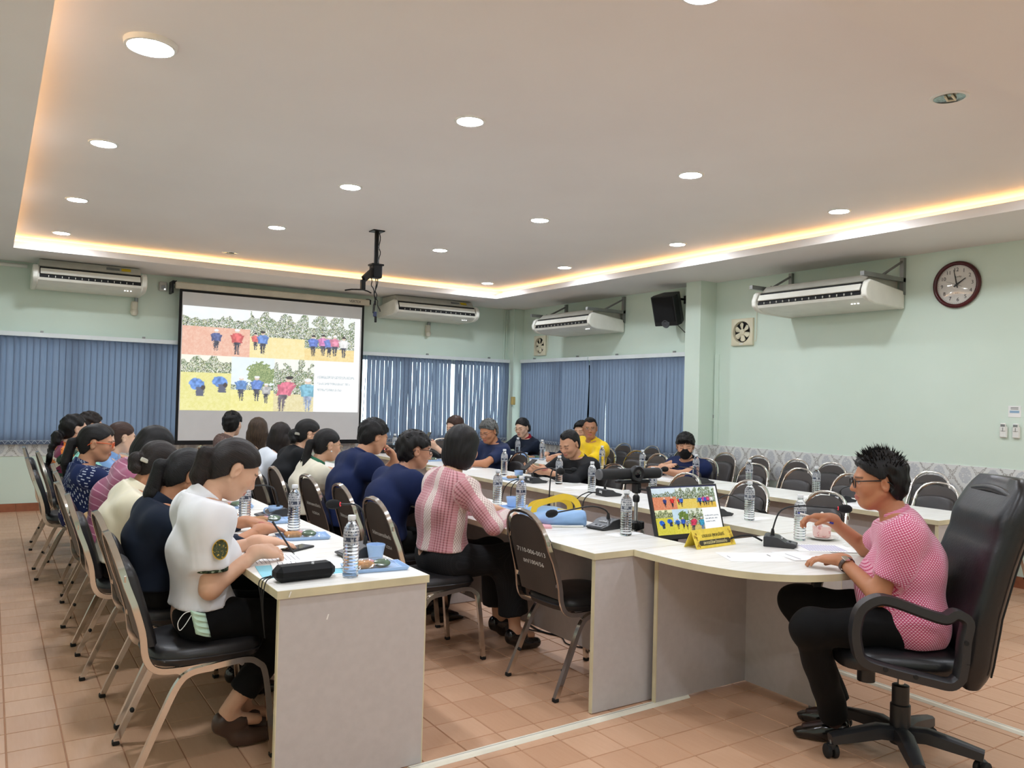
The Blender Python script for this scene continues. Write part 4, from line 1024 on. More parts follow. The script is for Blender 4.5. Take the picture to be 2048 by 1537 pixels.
mxd = t.mix(t.math('MULTIPLY', n, .18), a.outputs['Color'], (150,84,60)); t.set(color=mxd, rough=.48, spec=.4); t.b.inputs['Subsurface Weight'].default_value = .06; t.b.inputs['Subsurface Radius'].default_value = (.012,.005,.003); t.bump(t.noise(v, 420, 2), .05, .001); M_SKIN = t.m
def hair_mat(name, c, hi):
    t = NT(name); v = t.coord('attr:str'); n = t.noise(t.coord('attr:str', (340, 340, 14)), 1, 4, .6); n2 = t.noise(v, 9, 2)
    t.set(color=t.mix(t.math('MULTIPLY', n2, .5), t.ramp(n, [(.3, tuple(x*.55 for x in c)), (.75, hi)]), c), rough=.45, spec=.28); t.bump(n, .8, .004); return t.m
HAIR = {'black': hair_mat('black_hair', (13,11,11), (30,26,25)), 'brown': hair_mat('brown_hair', (46,28,22), (92,62,48)), 'dark': hair_mat('dark_brown_hair', (22,16,14), (50,37,30)), 'grey': hair_mat('grey_hair', (66,66,64), (150,150,146)), 'tips': hair_mat('brown_tipped_hair', (34,26,22), (104,80,58))}
HCOL = {'black': (18,16,16), 'brown': (48,30,24), 'dark': (28,21,19), 'grey': (84,84,82), 'tips': (36,28,24)}
def cloth(name, c, rough=.8, bump=.15, var=.08, extra=None, sheen=.2):
    t = NT(name); v = t.coord('Object'); n = t.noise(v, 4, 3)
    col = t.ramp(n, [(.3, tuple(x*(1-var) for x in c)), (.7, tuple(min(255, x*(1+var*.5)) for x in c))])
    if extra: col = extra(t, col)
    t.set(color=col, rough=rough, spec=.2, sheen=(sheen if sum(c) > 330 else .02)); w = t.noise(t.coord('attr:pat', (900, 900, 900)), 1, 2); t.bump(w, bump, .001); return t.m
def px_stripe(t, axis, freq, duty, vec=None):
    x = t.sep(vec or t.coord('attr:pat'))[axis]; f = t.math('FRACT', t.math('MULTIPLY', x, freq)); return t.math('LESS_THAN', f, duty)
def ex_pinkcheck(t, col):      # basket of small pink and white lozenges
    v = t.coord('attr:pat'); x, y, z = t.sep(v); row_ = t.math('FLOOR', t.math('MULTIPLY', y, 150)); sh = t.math('MULTIPLY', t.math('MODULO', t.math('ABSOLUTE', row_), 2.), .5)
    fx = t.math('FRACT', t.math('ADD', t.math('MULTIPLY', x, 105), sh)); fy = t.math('FRACT', t.math('MULTIPLY', y, 150))
    d = t.math('ADD', t.math('MULTIPLY', t.math('ABSOLUTE', t.math('SUBTRACT', fx, .5)), 1.2), t.math('ABSOLUTE', t.math('SUBTRACT', fy, .5)))
    return t.mix(t.math('GREATER_THAN', d, .5), (238,196,212), (190,58,102))
def ex_woven(t, col):          # rose woven stripes with a pale motif band
    v = t.coord('attr:pat'); x, y, z = t.sep(v); n = t.noise(t.coord('attr:pat', (60, 400, 1)), 1, 3)
    c = t.mix(n, (206,150,156), (186,122,130)); s1 = px_stripe(t, 0, 62, .38); big = t.math('GREATER_THAN', t.math('SINE', t.math('MULTIPLY', x, 34)), .1)
    c = t.mix(t.math('MULTIPLY', t.math('MULTIPLY', s1, big), .75), c, (138,76,82)); s2 = px_stripe(t, 1, 70, .3); c = t.mix(t.math('MULTIPLY', s2, .25), c, (236,214,206))
    band = t.math('LESS_THAN', t.math('SINE', t.math('MULTIPLY', x, 34)), -.62); w = t.math('GREATER_THAN', t.math('ABSOLUTE', t.math('ADD', t.math('SINE', t.math('MULTIPLY', x, 420)), t.math('SINE', t.math('MULTIPLY', y, 300)))), .35)
    return t.mix(band, c, t.mix(w, (170,140,136), (228,212,204)))
def ex_hstripe(t, col): return t.mix(t.math('MULTIPLY', px_stripe(t, 1, 26, .14), .8), t.mix(t.math('MULTIPLY', px_stripe(t, 1, 13, .5), .35), (160,92,118), (126,64,92)), (206,160,176))
def ex_dash(t, col):           # short white brush dashes on navy
    x, y, z = t.sep(t.coord('attr:pat')); rw = t.math('FLOOR', t.math('MULTIPLY', x, 90)); wn_ = t.new('ShaderNodeTexWhiteNoise', noise_dimensions='1D'); t.link(rw, wn_.inputs['W'])
    fy = t.math('FRACT', t.math('ADD', t.math('MULTIPLY', y, 22), wn_.outputs['Value'])); fx = t.math('FRACT', t.math('MULTIPLY', x, 90))
    m = t.math('MULTIPLY', t.math('LESS_THAN', fy, .45), t.math('LESS_THAN', t.math('ABSOLUTE', t.math('SUBTRACT', fx, .5)), .2)); m = t.math('MULTIPLY', m, t.math('GREATER_THAN', t.noise(t.coord('attr:pat'), 7, 1), .48)); return t.mix(t.math('MULTIPLY', m, .8), col, (206,216,228))
def ex_floral(t, col):
    v = t.coord('attr:pat'); n = t.new('ShaderNodeTexVoronoi'); n.inputs['Scale'].default_value = 14; t.link(v, n.inputs['Vector']); s = t.sep(n.outputs['Color'])[0]
    return t.mix(t.math('GREATER_THAN', t.noise(v, 46, 2), .60), t.ramp(s, [(0, (224,124,44)), (.3, (46,72,54)), (.5, (232,218,200)), (.65, (120,40,72)), (.8, (226,132,60))], 'CONSTANT'), (30,40,38))
def ex_camo(t, col): n = t.noise(t.coord('Object'), 70, 2); return t.ramp(n, [(0, (26,36,28)), (.45, (52,66,46)), (.6, (150,160,140))], 'CONSTANT')
def ex_tweed(t, col): n = t.noise(t.coord('attr:pat', (40, 240, 1)), 1, 3); return t.ramp(n, [(.4, (62,42,42)), (.62, (140,116,106))])
def ex_grid(t, col): return t.mix(t.math('MULTIPLY', t.math('MAXIMUM', px_stripe(t, 0, 90, .2), px_stripe(t, 1, 90, .2)), .2), col, (56,56,58))
def ex_mint(t, col): n = t.noise(t.coord('attr:pat'), 26, 2); return t.mix(t.math('GREATER_THAN', n, .60), col, (20,30,34))
CL = {'white': cloth('white_uniform_cloth', (238,236,238)), 'navyjk': cloth('dark_navy_jacket', (24,32,48)), 'cream': cloth('cream_satin', (236,226,200), .5), 'mauve': cloth('mauve_stripe', (150,84,110), extra=ex_hstripe),
  'dash': cloth('navy_dash_print', (30,42,82), extra=ex_dash), 'mint': cloth('mint_print', (150,222,204), extra=ex_mint), 'floral': cloth('orange_floral', (224,124,44), extra=ex_floral), 'blue': cloth('pale_blue_cloth', (132,168,214)),
  'woven': cloth('rose_woven', (200,140,148), extra=ex_woven), 'navy': cloth('navy_cloth', (24,36,74)), 'creamj': cloth('cream_jacket', (236,228,206)), 'blackj': cloth('black_jacket', (24,25,28)), 'whiteb': cloth('white_blouse', (228,232,240)),
  'tweed': cloth('brown_tweed', (80,58,56), extra=ex_tweed), 'polo': cloth('navy_polo', (36,46,78)), 'yellow': cloth('yellow_polo', (246,206,32)), 'pink': cloth('pink_lozenge_check', (206,80,120), extra=ex_pinkcheck, bump=.1),
  'black': cloth('black_trouser_cloth', (9,9,10)), 'skirt': cloth('black_grid_skirt', (26,26,28), extra=ex_grid), 'camo': cloth('camo_trim', (60,70,50), extra=ex_camo), 'mask': cloth('black_mask_cloth', (20,20,22)), 'green': cloth('green_scarf', (52,110,84)), 'red': cloth('red_scarf', (150,30,44)), 'beige': cloth('beige_trousers', (150,140,124))}
M_SHOE = plain('black_patent', (14,14,15), .15, spec=.7); M_SHOEB = plain('brown_leather', (74,54,44), .35, var=.2)
M_FRB = plain('black_frame', (16,16,17), .3); M_FRO = plain('orange_frame', (220,92,40), .3); M_FRG = plain('gold_frame', (196,170,120), .25, .9)
t = NT('lens_glass'); gl = t.new('ShaderNodeBsdfGlossy'); gl.inputs['Roughness'].default_value = .02; tr = t.new('ShaderNodeBsdfTransparent'); mx = t.new('ShaderNodeMixShader'); mx.inputs[0].default_value = .08
t.link(tr.outputs[0], mx.inputs[1]); t.link(gl.outputs[0], mx.inputs[2]); t.link(mx.outputs[0], t.out.inputs['Surface']); M_LENS = t.m

def hand_prims(W, d, nrm, side, curl, spread=.0, thumb=.6):
    """W wrist, d pointing to the knuckles, nrm out of the palm, side +1 when the thumb lies along d x nrm"""
    d = nz(d); nrm = nz(np.array(nrm)-d*(np.array(nrm)@d)); t_ = np.cross(d, nrm)*side; R = np.stack([d, t_, nrm], 1); P = []
    P.append(('e', W+d*.050, (.052,.040,.0165), R)); P.append(('c', W-d*.02, W+d*.03, .025, .024)); P.append(('c', W+d*.03+t_*.022-nrm*.0, W+d*.078+t_*.030, .015, .0115)); P.append(('c', W+d*.03-t_*.018, W+d*.076-t_*.026, .014, .011))
    fg = []
    for i, (o, L) in enumerate(((.030,.072),(.0105,.080),(-.0095,.075),(-.028,.058))):
        b = W+d*(.086-.004*abs(i-1))+t_*o; ang = curl*(.55+.08*i); dd = nz(d+t_*(o*spread*6)); segs = (.46, .30, .24); r = .0090-.0006*(i == 3); tot = ang*.6
        for j, sg in enumerate(segs):
            v_ = dd*math.cos(tot)+nrm*math.sin(tot); e = b+v_*L*sg; fg.append(('c', b, e, r, r-.0009)); b = e; r -= .0009; tot += ang
    b = W+d*.022+t_*.026+nrm*.004; v_ = nz(d*.75+t_*.62*(1.3-thumb)+nrm*(.15+.5*thumb)); e = b+v_*.036; fg.append(('c', b, e, .0135, .0115)); v2 = nz(d*.9+t_*(.15-.35*thumb)+nrm*(.1+.5*thumb)); fg.append(('c', e, e+v2*.032, .011, .0088))
    return P, fg
N_PEOPLE = [0]
def person(label, loc, face, head, hrot=(0,0,0), pel=(-.08,.565), sh=.165, bulk=1., top='navy', sleeve='long', bottom='black', skirt=False, hem=.56, hair=('cap','black'), glasses=None, mask=False, skin=(206,160,128),
           L=None, R=None, knee=None, ankle=None, hp=.0105, hh=.0055, hs=.012, collar=True, hands_fine=None, trim=None, shoes=None, belly=0., bust=.0, hairx=None, scarf=None, lie=None, socks=True, eyes='down', bowmax=.03, group='people seated at the meeting', pelw=None):
    """head: world position of the head centre; L / R: dict(w=world wrist, e=elbow hint, d=finger direction, n=palm normal, curl) in world axes"""
    N_PEOPLE[0] += 1; seed = N_PEOPLE[0]
    root = thing('person', label, 'person', (loc[0], loc[1], 0), math.radians(face), group)
    ca, sa = math.cos(math.radians(face)), math.sin(math.radians(face))
    def tl(p): p = np.array(p, float); x, y = p[0]-loc[0], p[1]-loc[1]; return np.array([ca*x+sa*y, -sa*x+ca*y, p[2]])
    def td(p): p = np.array(p, float); return np.array([ca*p[0]+sa*p[1], -sa*p[0]+ca*p[1], p[2]])
    H = tl(head); RH = Rm(*[math.radians(a) for a in hrot])
    P0 = np.array([pel[0], 0, pel[1]])
    nb = H+RH@np.array([-.035, 0, -.115]); nb = nb+np.array([-.035, 0, -.035])        # base of the neck
    d = nb-P0; Ln = np.linalg.norm(d); dn = d/Ln; TL = .49
    perp = nz(np.array([-dn[2], 0, dn[0]])); bow = math.sqrt(max((TL/2)**2-(Ln/2)**2, 0)) if Ln < TL else 0
    Cc = (P0*.45+nb*.55)+perp*min(bow, bowmax); up = nz(nb-Cc); side = nz(np.array([0, 1, 0])-up*up[1])
    Sc = nb-up*.055; fw = nz(np.cross(side, up))
    SL_, SR_ = Sc+side*sh-fw*(-.01), Sc-side*sh-fw*(-.01)
    def arm(o, S, s_):
        if o is None: w = np.array([.36, s_*.13, .80]); e = (-.3, s_*.8, -1.); dd = (1, -s_*.5, -.1); nn = (0, 0, -1); cu_ = .35; th = .5
        else: w = tl(o['w']); e = td(o['e']) if 'e' in o else (-.3, s_*.8, -1.); dd = td(o['d']) if 'd' in o else (1, -s_*.5, -.1); nn = td(o['n']) if 'n' in o else (0, 0, -1); cu_ = o.get('curl', .35); th = o.get('th', .5)
        E, W = ik(S, w, .275, .245, e); return E, W, np.array(dd, float), np.array(nn, float), cu_, th
    EL, WL, dL, nL, cL, thL = arm(L, SL_, 1); ER, WR, dR, nR, cR, thR = arm(R, SR_, -1)
    hipL, hipR = P0+np.array([.02,.088,-.035]), P0+np.array([.02,-.088,-.035])
    kn = knee or (( .40, .11, .50), (.40, -.11, .50)); an = ankle or ((.33, .10, .085), (.33, -.10, .085))
    kn = [tl(k) if (knee and len(k) > 3) else np.array(k[:3], float) for k in kn]; an = [tl(k) if (ankle and len(k) > 3) else np.array(k[:3], float) for k in an]
    b = bulk
    def torso(i): return [('c', P0, Cc, .118*b+i, .108*b+i, 1.38), ('c', Cc, nb-up*.10, .106*b+i, .082*b+i, 1.36), ('c', P0+np.array([0,0,-.03]), P0+np.array([.05,0,-.03]), .11*b+i, .10*b+i, 1.5)] + ([('e', (P0+Cc)/2+fw*.05, (.13+i+belly*.3,.14+i,.15+i), None)] if belly else []) + ([('e', Cc+fw*(.075+bust)+side*s_*.07-up*.03, (.052+i,.058+i,.056+i), None) for s_ in (-1, 1)] if bust else [])
    def shld(i): return [('c', SL_, SR_, .050+i, .050+i), ('c', nb-up*.02, SL_*.75+Sc*.25+up*.0, .052+i, .046+i), ('c', nb-up*.02, SR_*.75+Sc*.25, .052+i, .046+i), ('e', SL_-up*.02, (.055+i,.055+i,.062+i), None), ('e', SR_-up*.02, (.055+i,.055+i,.062+i), None)]
    neck = [('c', nb-up*.05, H+RH@np.array([-.032,0,-.055]), .056 if sh > .17 else .050, .052 if sh > .17 else .047)]
    def armp(E, S, W, i): return [('c', S, E, .046+i, .039+i), ('c', E, W, .040+i, .026+i)]
    # ---- body, coarse: trunk, arms, legs
    allp = np.array([P0, Cc, nb, SL_, SR_, EL, ER, WL, WR, *kn, *an, H]); lo = allp.min(0)-.17; hi = allp.max(0)+.17; lo[2] = max(lo[2], -.0)
    Fb = Fld(lo, [hi[0], hi[1], H[2]-.05], hp*1.25); Fb.add(torso(-.006), .05); Fb.add(shld(-.006), .045); Fb.add(neck, .03)
    Fb.add(armp(EL, SL_, WL, 0)+armp(ER, SR_, WR, 0), .025)
    for hp_, k_, a_ in ((hipL, kn[0], an[0]), (hipR, kn[1], an[1])): Fb.add([('c', hp_, k_, .078, .056), ('c', k_, a_, .054, .034), ('c', a_+np.array([0,0,-.03]), a_+np.array([.12,0,-.055]), .032, .022)], .03)
    parts_ = [Fb.net()]
    # ---- hands
    hf = hands_fine or hh
    for (W, E, dd, nn, cu_, s_, th) in ((WL, EL, dL, nL, cL, -1, thL), (WR, ER, dR, nR, cR, 1, thR)):
        pm, fg = hand_prims(W, dd, nn, s_, cu_, thumb=th); pts_ = np.array([p[1] for p in pm+fg]+[p[2] for p in fg if p[0] == 'c'])
        Fh = Fld(pts_.min(0)-.035, pts_.max(0)+.035, hf); Fh.add(pm, .018); Fh.add(fg, .006); Fh.add([('c', W-nz(W-E)*.09, W, .031, .0255)], .02); parts_.append(Fh.net())
    # ---- head
    def hv(x, y, z): return H+RH@np.array([x, y, z])
    def he(c, r): return ('e', hv(*c), r, RH)
    def hc(a, b_, ra, rb): return ('c', hv(*a), hv(*b_), ra, rb)
    Fh = Fld(H-.165, H+.165, hh)
    Fh.add([he((-.014,0,.030), (.098,.077,.088)), he((.020,0,-.030), (.070,.062,.084)), he((.045,0,-.085), (.034,.034,.028))], .03)
    Fh.add([he((.056,s_*.036,-.022), (.030,.026,.030)) for s_ in (-1, 1)]+[hc((-.005,s_*.056,-.045), (.048,s_*.024,-.092), .016, .016) for s_ in (-1, 1)]+[hc((.078,-.032,.021), (.078,.032,.021), .010, .010)], .022)
    Fh.sub([he((.094,s_*.032,.004), (.014,.017,.011)) for s_ in (-1, 1)], .012)
    Fh.add([he((.074,s_*.032,.003), (.0125,.0155,.0105)) for s_ in (-1, 1)], .006)
    Fh.add([hc((.086,0,.010), (.101,0,-.026), .0085, .0125)]+[he((.091,s_*.012,-.031), (.010,.0085,.008)) for s_ in (-1, 1)], .010)
    Fh.add([he((.084,0,-.0575), (.012,.024,.0065)), he((.082,0,-.0685), (.0125,.021,.0075))], .006)
    Fh.add([('e', hv(-.012,s_*.079,-.006), (.0195,.0085,.031), RH@Rm(s_*.35, .18, 0)) for s_ in (-1, 1)], .007); Fh.sub([('e', hv(-.006,s_*.087,-.004), (.0085,.006,.016), RH@Rm(s_*.35, .18, 0)) for s_ in (-1, 1)], .004)
    Fh.add([('c', nb-up*.02, hv(-.032,0,-.055), .056 if sh > .17 else .050, .052 if sh > .17 else .047)], .025)
    hnet = Fh.net(); parts_.append(hnet)
    off = 0; VV = []; QQ = []
    for V_, Q_ in parts_: VV.append(V_); QQ.append(Q_+off); off += len(V_)
    VV = np.concatenate(VV); QQ = np.concatenate(QQ); body = put('body', quick_mesh('body', VV, QQ, M_SKIN), root)
    sk = np.array(lin(skin)); colr = np.tile(sk, (len(VV), 1)); q = (VV-H)@RH; x, y, z = q[:, 0], q[:, 1], q[:, 2]
    style, hcol = hair; hl = np.array(lin(HCOL[hcol]))
    def hairline(z, ay):
        zz = z+(.013 if style == 'fringe' else -.012 if style == 'recede' else 0)
        front = np.interp(zz, [-.09,-.06,-.03,.0,.02,.045,.065,.085,.11], [-.055,-.035,-.022,-.006,.012,.052,.072,.080,.11])
        if style == 'recede': front = front-.035*np.clip((ay-.012)/.035, 0, 1)*np.clip((zz-.02)/.03, 0, 1)
        return front
    inhair = (x < hairline(z, abs(y))) & (z > -.085) & (np.linalg.norm(q, axis=1) < .17) & ~((abs(y) > .071) & (x > -.04) & (z < .03) & (z > -.05))
    inhair &= (z > np.interp(x, [-.12,-.05,-.02,.02], [-.095,-.06,.012,.02])) if style in ('short','fringe','spiky','recede','cap','pony','bun') else True
    colr[inhair] = hl
    lips = ((x > .06) & (((y)/.025)**2+((z+.063)/.0125)**2 < 1)); colr[lips] = colr[lips]*.25+.75*np.array(lin((176,92,88)))
    face_ = x > .05
    for s_ in (-1, 1):
        yy = y-s_*.032
        brow = face_ & (abs(yy) < .018) & (abs(z-.0245+.10*abs(yy)*(s_*yy > 0)) < .0038); colr[brow] = colr[brow]*.25+hl*.75*.9
        if eyes == 'open':
            ey = face_ & (abs(yy) < .0135) & (abs(z-.003) < .0052*np.sqrt(np.clip(1-(yy/.0137)**2, 0, 1))); colr[ey] = lin((214,206,200)); ir = face_ & ((yy/.0058)**2+((z-.003)/.0056)**2 < 1); colr[ir] = lin((24,16,14))
            ls = face_ & (abs(yy) < .015) & (abs(z-.0085+18*yy*yy) < .0018); colr[ls] = lin((22,16,14))
        else:
            ls = face_ & (abs(yy) < .0155) & (abs(z+.0015-10*yy*yy+.002) < .0026); colr[ls] = lin((30,20,18)); 
        nst = face_ & (((y-s_*.009)/.005)**2+((z+.0395)/.003)**2 < 1) & (x > .085); colr[nst] *= .35
    ck = face_ & (((abs(y)-.036)/.03)**2+((z+.02)/.025)**2 < 1); colr[ck] = colr[ck]*.9+.1*np.array(lin((206,120,104)))
    if socks: colr[VV[:, 2] < .24] = lin((20,20,22))
    set_attr(body.data, 'col', colr)
    # ---- hair
    def strand_attr(me, V_):
        q_ = (V_-H)@RH; an_ = np.arctan2(q_[:, 1], -q_[:, 0]+.02); 
        if style in ('cap','pony','bun'): 
            r_ = np.sqrt(q_[:, 1]**2+(q_[:, 2]-.02)**2); an_ = np.arctan2(q_[:, 1], q_[:, 2]-.02); arr = np.stack([an_*.09, r_*.2, q_[:, 0]], 1)
        else: arr = np.stack([an_*.09, np.sqrt(q_[:, 0]**2+q_[:, 1]**2)*.2, q_[:, 2]], 1)
        set_attr(me, 'str', arr, 'V')
    hb = .0075 if style in ('recede',) else .0125
    drop = {'bob': .20, 'long': .38, 'pony': .34, 'bun': .2, 'curly': .40}.get(style, .15)
    lo = H-np.array([.21,.17,drop]); hi = H+np.array([.16,.17,.17]); Fr = Fld(lo, hi, hh*(.9 if style == 'spiky' else 1.1))
    puff = {'spiky': .018, 'short': .017, 'fringe': .019, 'recede': .007, 'cap': .009, 'pony': .008, 'bun': .010, 'bob': .020, 'long': .016, 'curly': .010}[style]
    Fr.add([he((-.016,0,.034), (.098+puff,.078+puff*.85,.088+puff)), he((-.03,0,-.02), (.075+puff*.6,.070+puff*.6,.085))], .03)
    X_, Y_, Z_ = Fr.ax[0][:, None, None]-H[0], Fr.ax[1][None, :, None]-H[1], Fr.ax[2][None, None, :]-H[2]
    qx = RH[0, 0]*X_+RH[1, 0]*Y_+RH[2, 0]*Z_; qy = RH[0, 1]*X_+RH[1, 1]*Y_+RH[2, 1]*Z_; qz = RH[0, 2]*X_+RH[1, 2]*Y_+RH[2, 2]*Z_
    if style in ('bob', 'long'):
        lowz = -.125 if style == 'bob' else -.14
        Fr.add([he((-.035,0,-.05), (.088,.098,.092))], .04)
        fcut = qx-np.interp(qz, [-.2,-.1,-.03,.02,.05,.075,.1], [.0,.015,.030,.045,.062,.074,.10]).astype(np.float32)
        inner = np.maximum(np.abs(qy)-np.interp(qz, [-.12,.0,.045,.07], [.074,.072,.06,.0]), -qx-.0).astype(np.float32)     # open towards the face
        Fr.F = np.maximum(Fr.F, np.maximum(fcut, -np.maximum(inner, -.2))) if False else np.maximum(Fr.F, fcut)
        if style == 'bob': Fr.F = np.maximum(Fr.F, (lowz-qz).astype(np.float32))
        else:
            bk = hv(-.075,0,-.06); dn_ = nz(np.array([-.12, 0, -1.])-RH[:, 0]*.05); ln = hairx or .24
            pr2 = []
            for yy in (-.06, -.03, 0, .03, .06): pr2.append(('c', hv(-.06+.2*abs(yy),yy,-.03), hv(-.075,yy*1.05,-.06)+dn_*ln*(1-abs(yy)*1.5), .034, .022))
            Fr.add(pr2, .03)
    else:
        # ears and neck stay free
        fcut = qx-hairline(qz, np.abs(qy)).astype(np.float32); Fr.F = np.maximum(Fr.F, fcut)
        lowcut = (np.interp(qx, [-.14,-.07,-.03,-.012,.03], [-.105,-.085,-.035,.016,.02])-qz).astype(np.float32)
        Fr.F = np.maximum(Fr.F, lowcut)
        ear = np.sqrt(((qx+.010)/.030)**2+((np.abs(qy)-.085)/.020)**2+((qz+.004)/.040)**2)-1; Fr.F = np.maximum(Fr.F, (-ear*.02).astype(np.float32))
        dn_ = np.array([-.10, 0, -1.]); ln = hairx or .22
        if style == 'pony':
            k0 = hv(-.115,0,.012); k1 = k0+RH@np.array([-.035,0,.0])+np.array([0,0,-.02]); k2 = k1+nz(np.array([-.25,0,-1.]))*ln*.45; k3 = k2+nz(np.array([.08,0,-1.]))*ln*.55
            Fr.add([('c', hv(-.085,0,.02), k0, .035, .016), ('c', k0, k1, .016, .024), ('c', k1, k2, .030, .034), ('c', k2, k3, .032, .012)], .015)
        if style == 'curly':
            k0 = hv(-.105,0,-.03); pr2 = [('c', hv(-.08,0,.0), k0, .04, .03)]; rg = np.random.default_rng(seed)
            for j in range(7): pr2.append(('e', k0+np.array([-.03-.012*j, rg.normal(0,.014), -.045*j-.02]), (.045-.003*j,.048-.003*j,.04), None))
            Fr.add(pr2, .015)
        if style == 'bun':
            Fr.add([('e', hv(-.125,0,-.02), (.042,.048,.046), None), ('e', hv(-.118,.02,-.055), (.028,.03,.03), None), ('e', hv(-.12,-.025,-.06), (.03,.03,.032), None)], .012)
    fq = 95
    Fr.F += (.0016*np.sin(fq*2.2*np.arctan2(qy, qx-.0)+.0)*np.sin(130*qz+4*qx*30)).astype(np.float32) if style in ('short', 'curly') else (.0010*np.sin(70*np.arctan2(qy, qz+.3))).astype(np.float32)
    if style == 'curly': Fr.ripple(.006, seed, 3.)
    if style in ('short', 'fringe', 'spiky'): Fr.ripple(.0032, seed, 4.5)
    Fr.sub(neck if style in ('bob', 'long') else [], .01)
    V_, Q_ = Fr.net(); me = quick_mesh('hair', V_, Q_, HAIR[hcol]); strand_attr(me, V_); hr = put('hair', me, root)
    if style == 'spiky':          # stiff tufts standing up over the crown
        m = MB(); rg = np.random.default_rng(5)
        for j in range(420):
            th = rg.random()*2*PI; ph = rg.random()**.7*1.25; dv = np.array([math.sin(ph)*math.cos(th), math.sin(ph)*math.sin(th), math.cos(ph)])
            if dv[0] > .72: continue
            bpt = np.array([-.016,0,.034])+dv*np.array([.112,.091,.102]); tip = bpt+dv*(.012+.014*rg.random())+np.array([.010,0,.012])*rg.random()+rg.normal(0,.004,3); sd = nz(np.cross(dv, rg.normal(0,1,3)))*.0035; sd2 = nz(np.cross(dv, sd))*.0035
            bpt = bpt-dv*.004; m.add([hv(*(bpt+sd)), hv(*(bpt-sd*.5+sd2)), hv(*(bpt-sd*.5-sd2)), hv(*tip)], [(0,1,3),(1,2,3),(2,0,3)])
        o = m.build('hair_tufts', HAIR[hcol], hr); tag(o, kind='stuff'); me = o.data; strand_attr(me, np.array([v.co for v in me.vertices]))
    if style in ('short', 'fringe', 'recede'):       # loose locks along the hairline and over the crown
        m = MB(); rg = np.random.default_rng(seed)
        for j in range(150 if style != 'recede' else 70):
            y0 = rg.uniform(-.066, .066); zf = .060-(.014 if style == 'fringe' else 0)+(.016 if style == 'recede' else 0)+rg.normal(0, .004)
            if j % 2: a0 = rg.uniform(0, 2*PI); b0 = rg.uniform(0, 1.15); dv = np.array([math.sin(b0)*math.cos(a0), math.sin(b0)*math.sin(a0), math.cos(b0)]); bpt = np.array([-.016,0,.034])+dv*np.array([.098+puff,.078+puff*.85,.088+puff]); dr = nz(np.array([.8,.2*rg.normal(),-.3])-dv*.2)+dv*.5
            else:
                xx = .098+puff; zc_ = (zf-.034+.022)/(.088+puff); yy_ = y0/(.078+puff*.85); k2 = 1-zc_**2-yy_**2
                if k2 < .02: continue
                bpt = np.array([-.016+xx*math.sqrt(k2), y0, zf+.022]); dv = nz((bpt-np.array([-.016,0,.034]))/np.array([.1,.08,.1])); dr = np.array([.10, y0*4+.25*rg.normal(), -1.])
            if dv[0] > .78 and j % 2: continue
            dr = nz(dr); Lk = (.012 if j % 2 else .028 if style == 'fringe' else .016)*(.7+.6*rg.random()); sd = nz(np.cross(dr, dv))*.0045; bp = bpt-dv*.004-dr*.006; tip = bpt+dr*Lk+dv*.001
            m.add([hv(*(bp+sd)), hv(*(bp-sd)), hv(*(bp+dv*.006)), hv(*tip)], [(0,1,3),(1,2,3),(2,0,3)])
        o = m.build('hair_locks', HAIR[hcol], hr); tag(o, kind='stuff'); strand_attr(o.data, np.array([v.co for v in o.data.vertices]))
    if style in ('pony',): MB().lathe([(.017,-.008),(.021,0),(.017,.008)], 14, tuple(hv(-.118,0,.012)), Matrix((RH@Rm(0, 1.45, 0)).tolist()), cap=False).build('hair_tie', plain('hair_tie', (150,70,80), .6), hr, 60)
    if style == 'bun': MB().cbox(tuple(hv(-.10,-.055,-.01)), (.06,.012,.022), .004, Matrix(RH.tolist())).build('hair_clip', plain('hair_clip', (206,204,190), .25, .4), hr)
    # ---- garments
    def pat_attr(me, V_):
        ax_ = nb-P0; Lx = np.linalg.norm(ax_); axn = ax_/Lx; rel = V_-P0; v_ = rel@axn; rad = rel-np.outer(v_, axn); u_ = np.arctan2(rad@nz(np.cross(axn, [1,0,0])), rad@nz(np.cross(nz(np.cross(axn, [1,0,0])), axn)))*.15; dist_t = np.linalg.norm(rad*np.array([1,.7,1]), axis=1)-.05
        best = dist_t; pu, pv = u_.copy(), v_.copy()
        for (S, E, W) in ((SL_, EL, WL), (SR_, ER, WR)):
            for (a_, b_) in ((S+(E-S)*.12, E), (E, W)):
                dd = b_-a_; LL = np.linalg.norm(dd); dd = dd/LL; r2 = V_-a_; t2 = np.clip(r2@dd, 0, LL); off_ = r2-np.outer(t2, dd); ds = np.linalg.norm(off_, axis=1); f1 = nz(np.cross(dd, [.3,.2,1])); f2 = np.cross(dd, f1); m_ = ds < best-.012
                pu[m_] = (np.arctan2(off_@f1, off_@f2)*.055)[m_]; pv[m_] = (r2@dd)[m_]; best = np.where(m_, ds, best)
        set_attr(me, 'pat', np.stack([pu, pv, np.zeros(len(pu))], 1), 'V')
    i = .013; allp = np.array([P0, Cc, nb, SL_, SR_, EL, ER]+([WL, WR] if sleeve == 'long' else [])); lo = allp.min(0)-.19; hi = allp.max(0)+.15; lo[2] = max(lo[2], hem-.03)
    Fs = Fld(lo, hi, hs); Fs.add(torso(i), .06); Fs.add(shld(i), .075)
    for (S, E, W) in ((SL_, EL, WL), (SR_, ER, WR)):
        if sleeve == 'long': Fs.add([('c', S, E, .060, .054)], .055); Fs.add([('C', E, E+(W-E)*.97, .054, .040)], .02)
        else: fr_ = .70 if sleeve == 'short' else 1.0; Fs.add([('C', S, S+(E-S)*fr_, .061, .062)], .055)
    Fs.ripple(.0065, seed); Fs.cut(nb+up*.012+fw*.0, nz(up+fw*.25)); Fs.cut((0,0,hem), (0,0,-1))
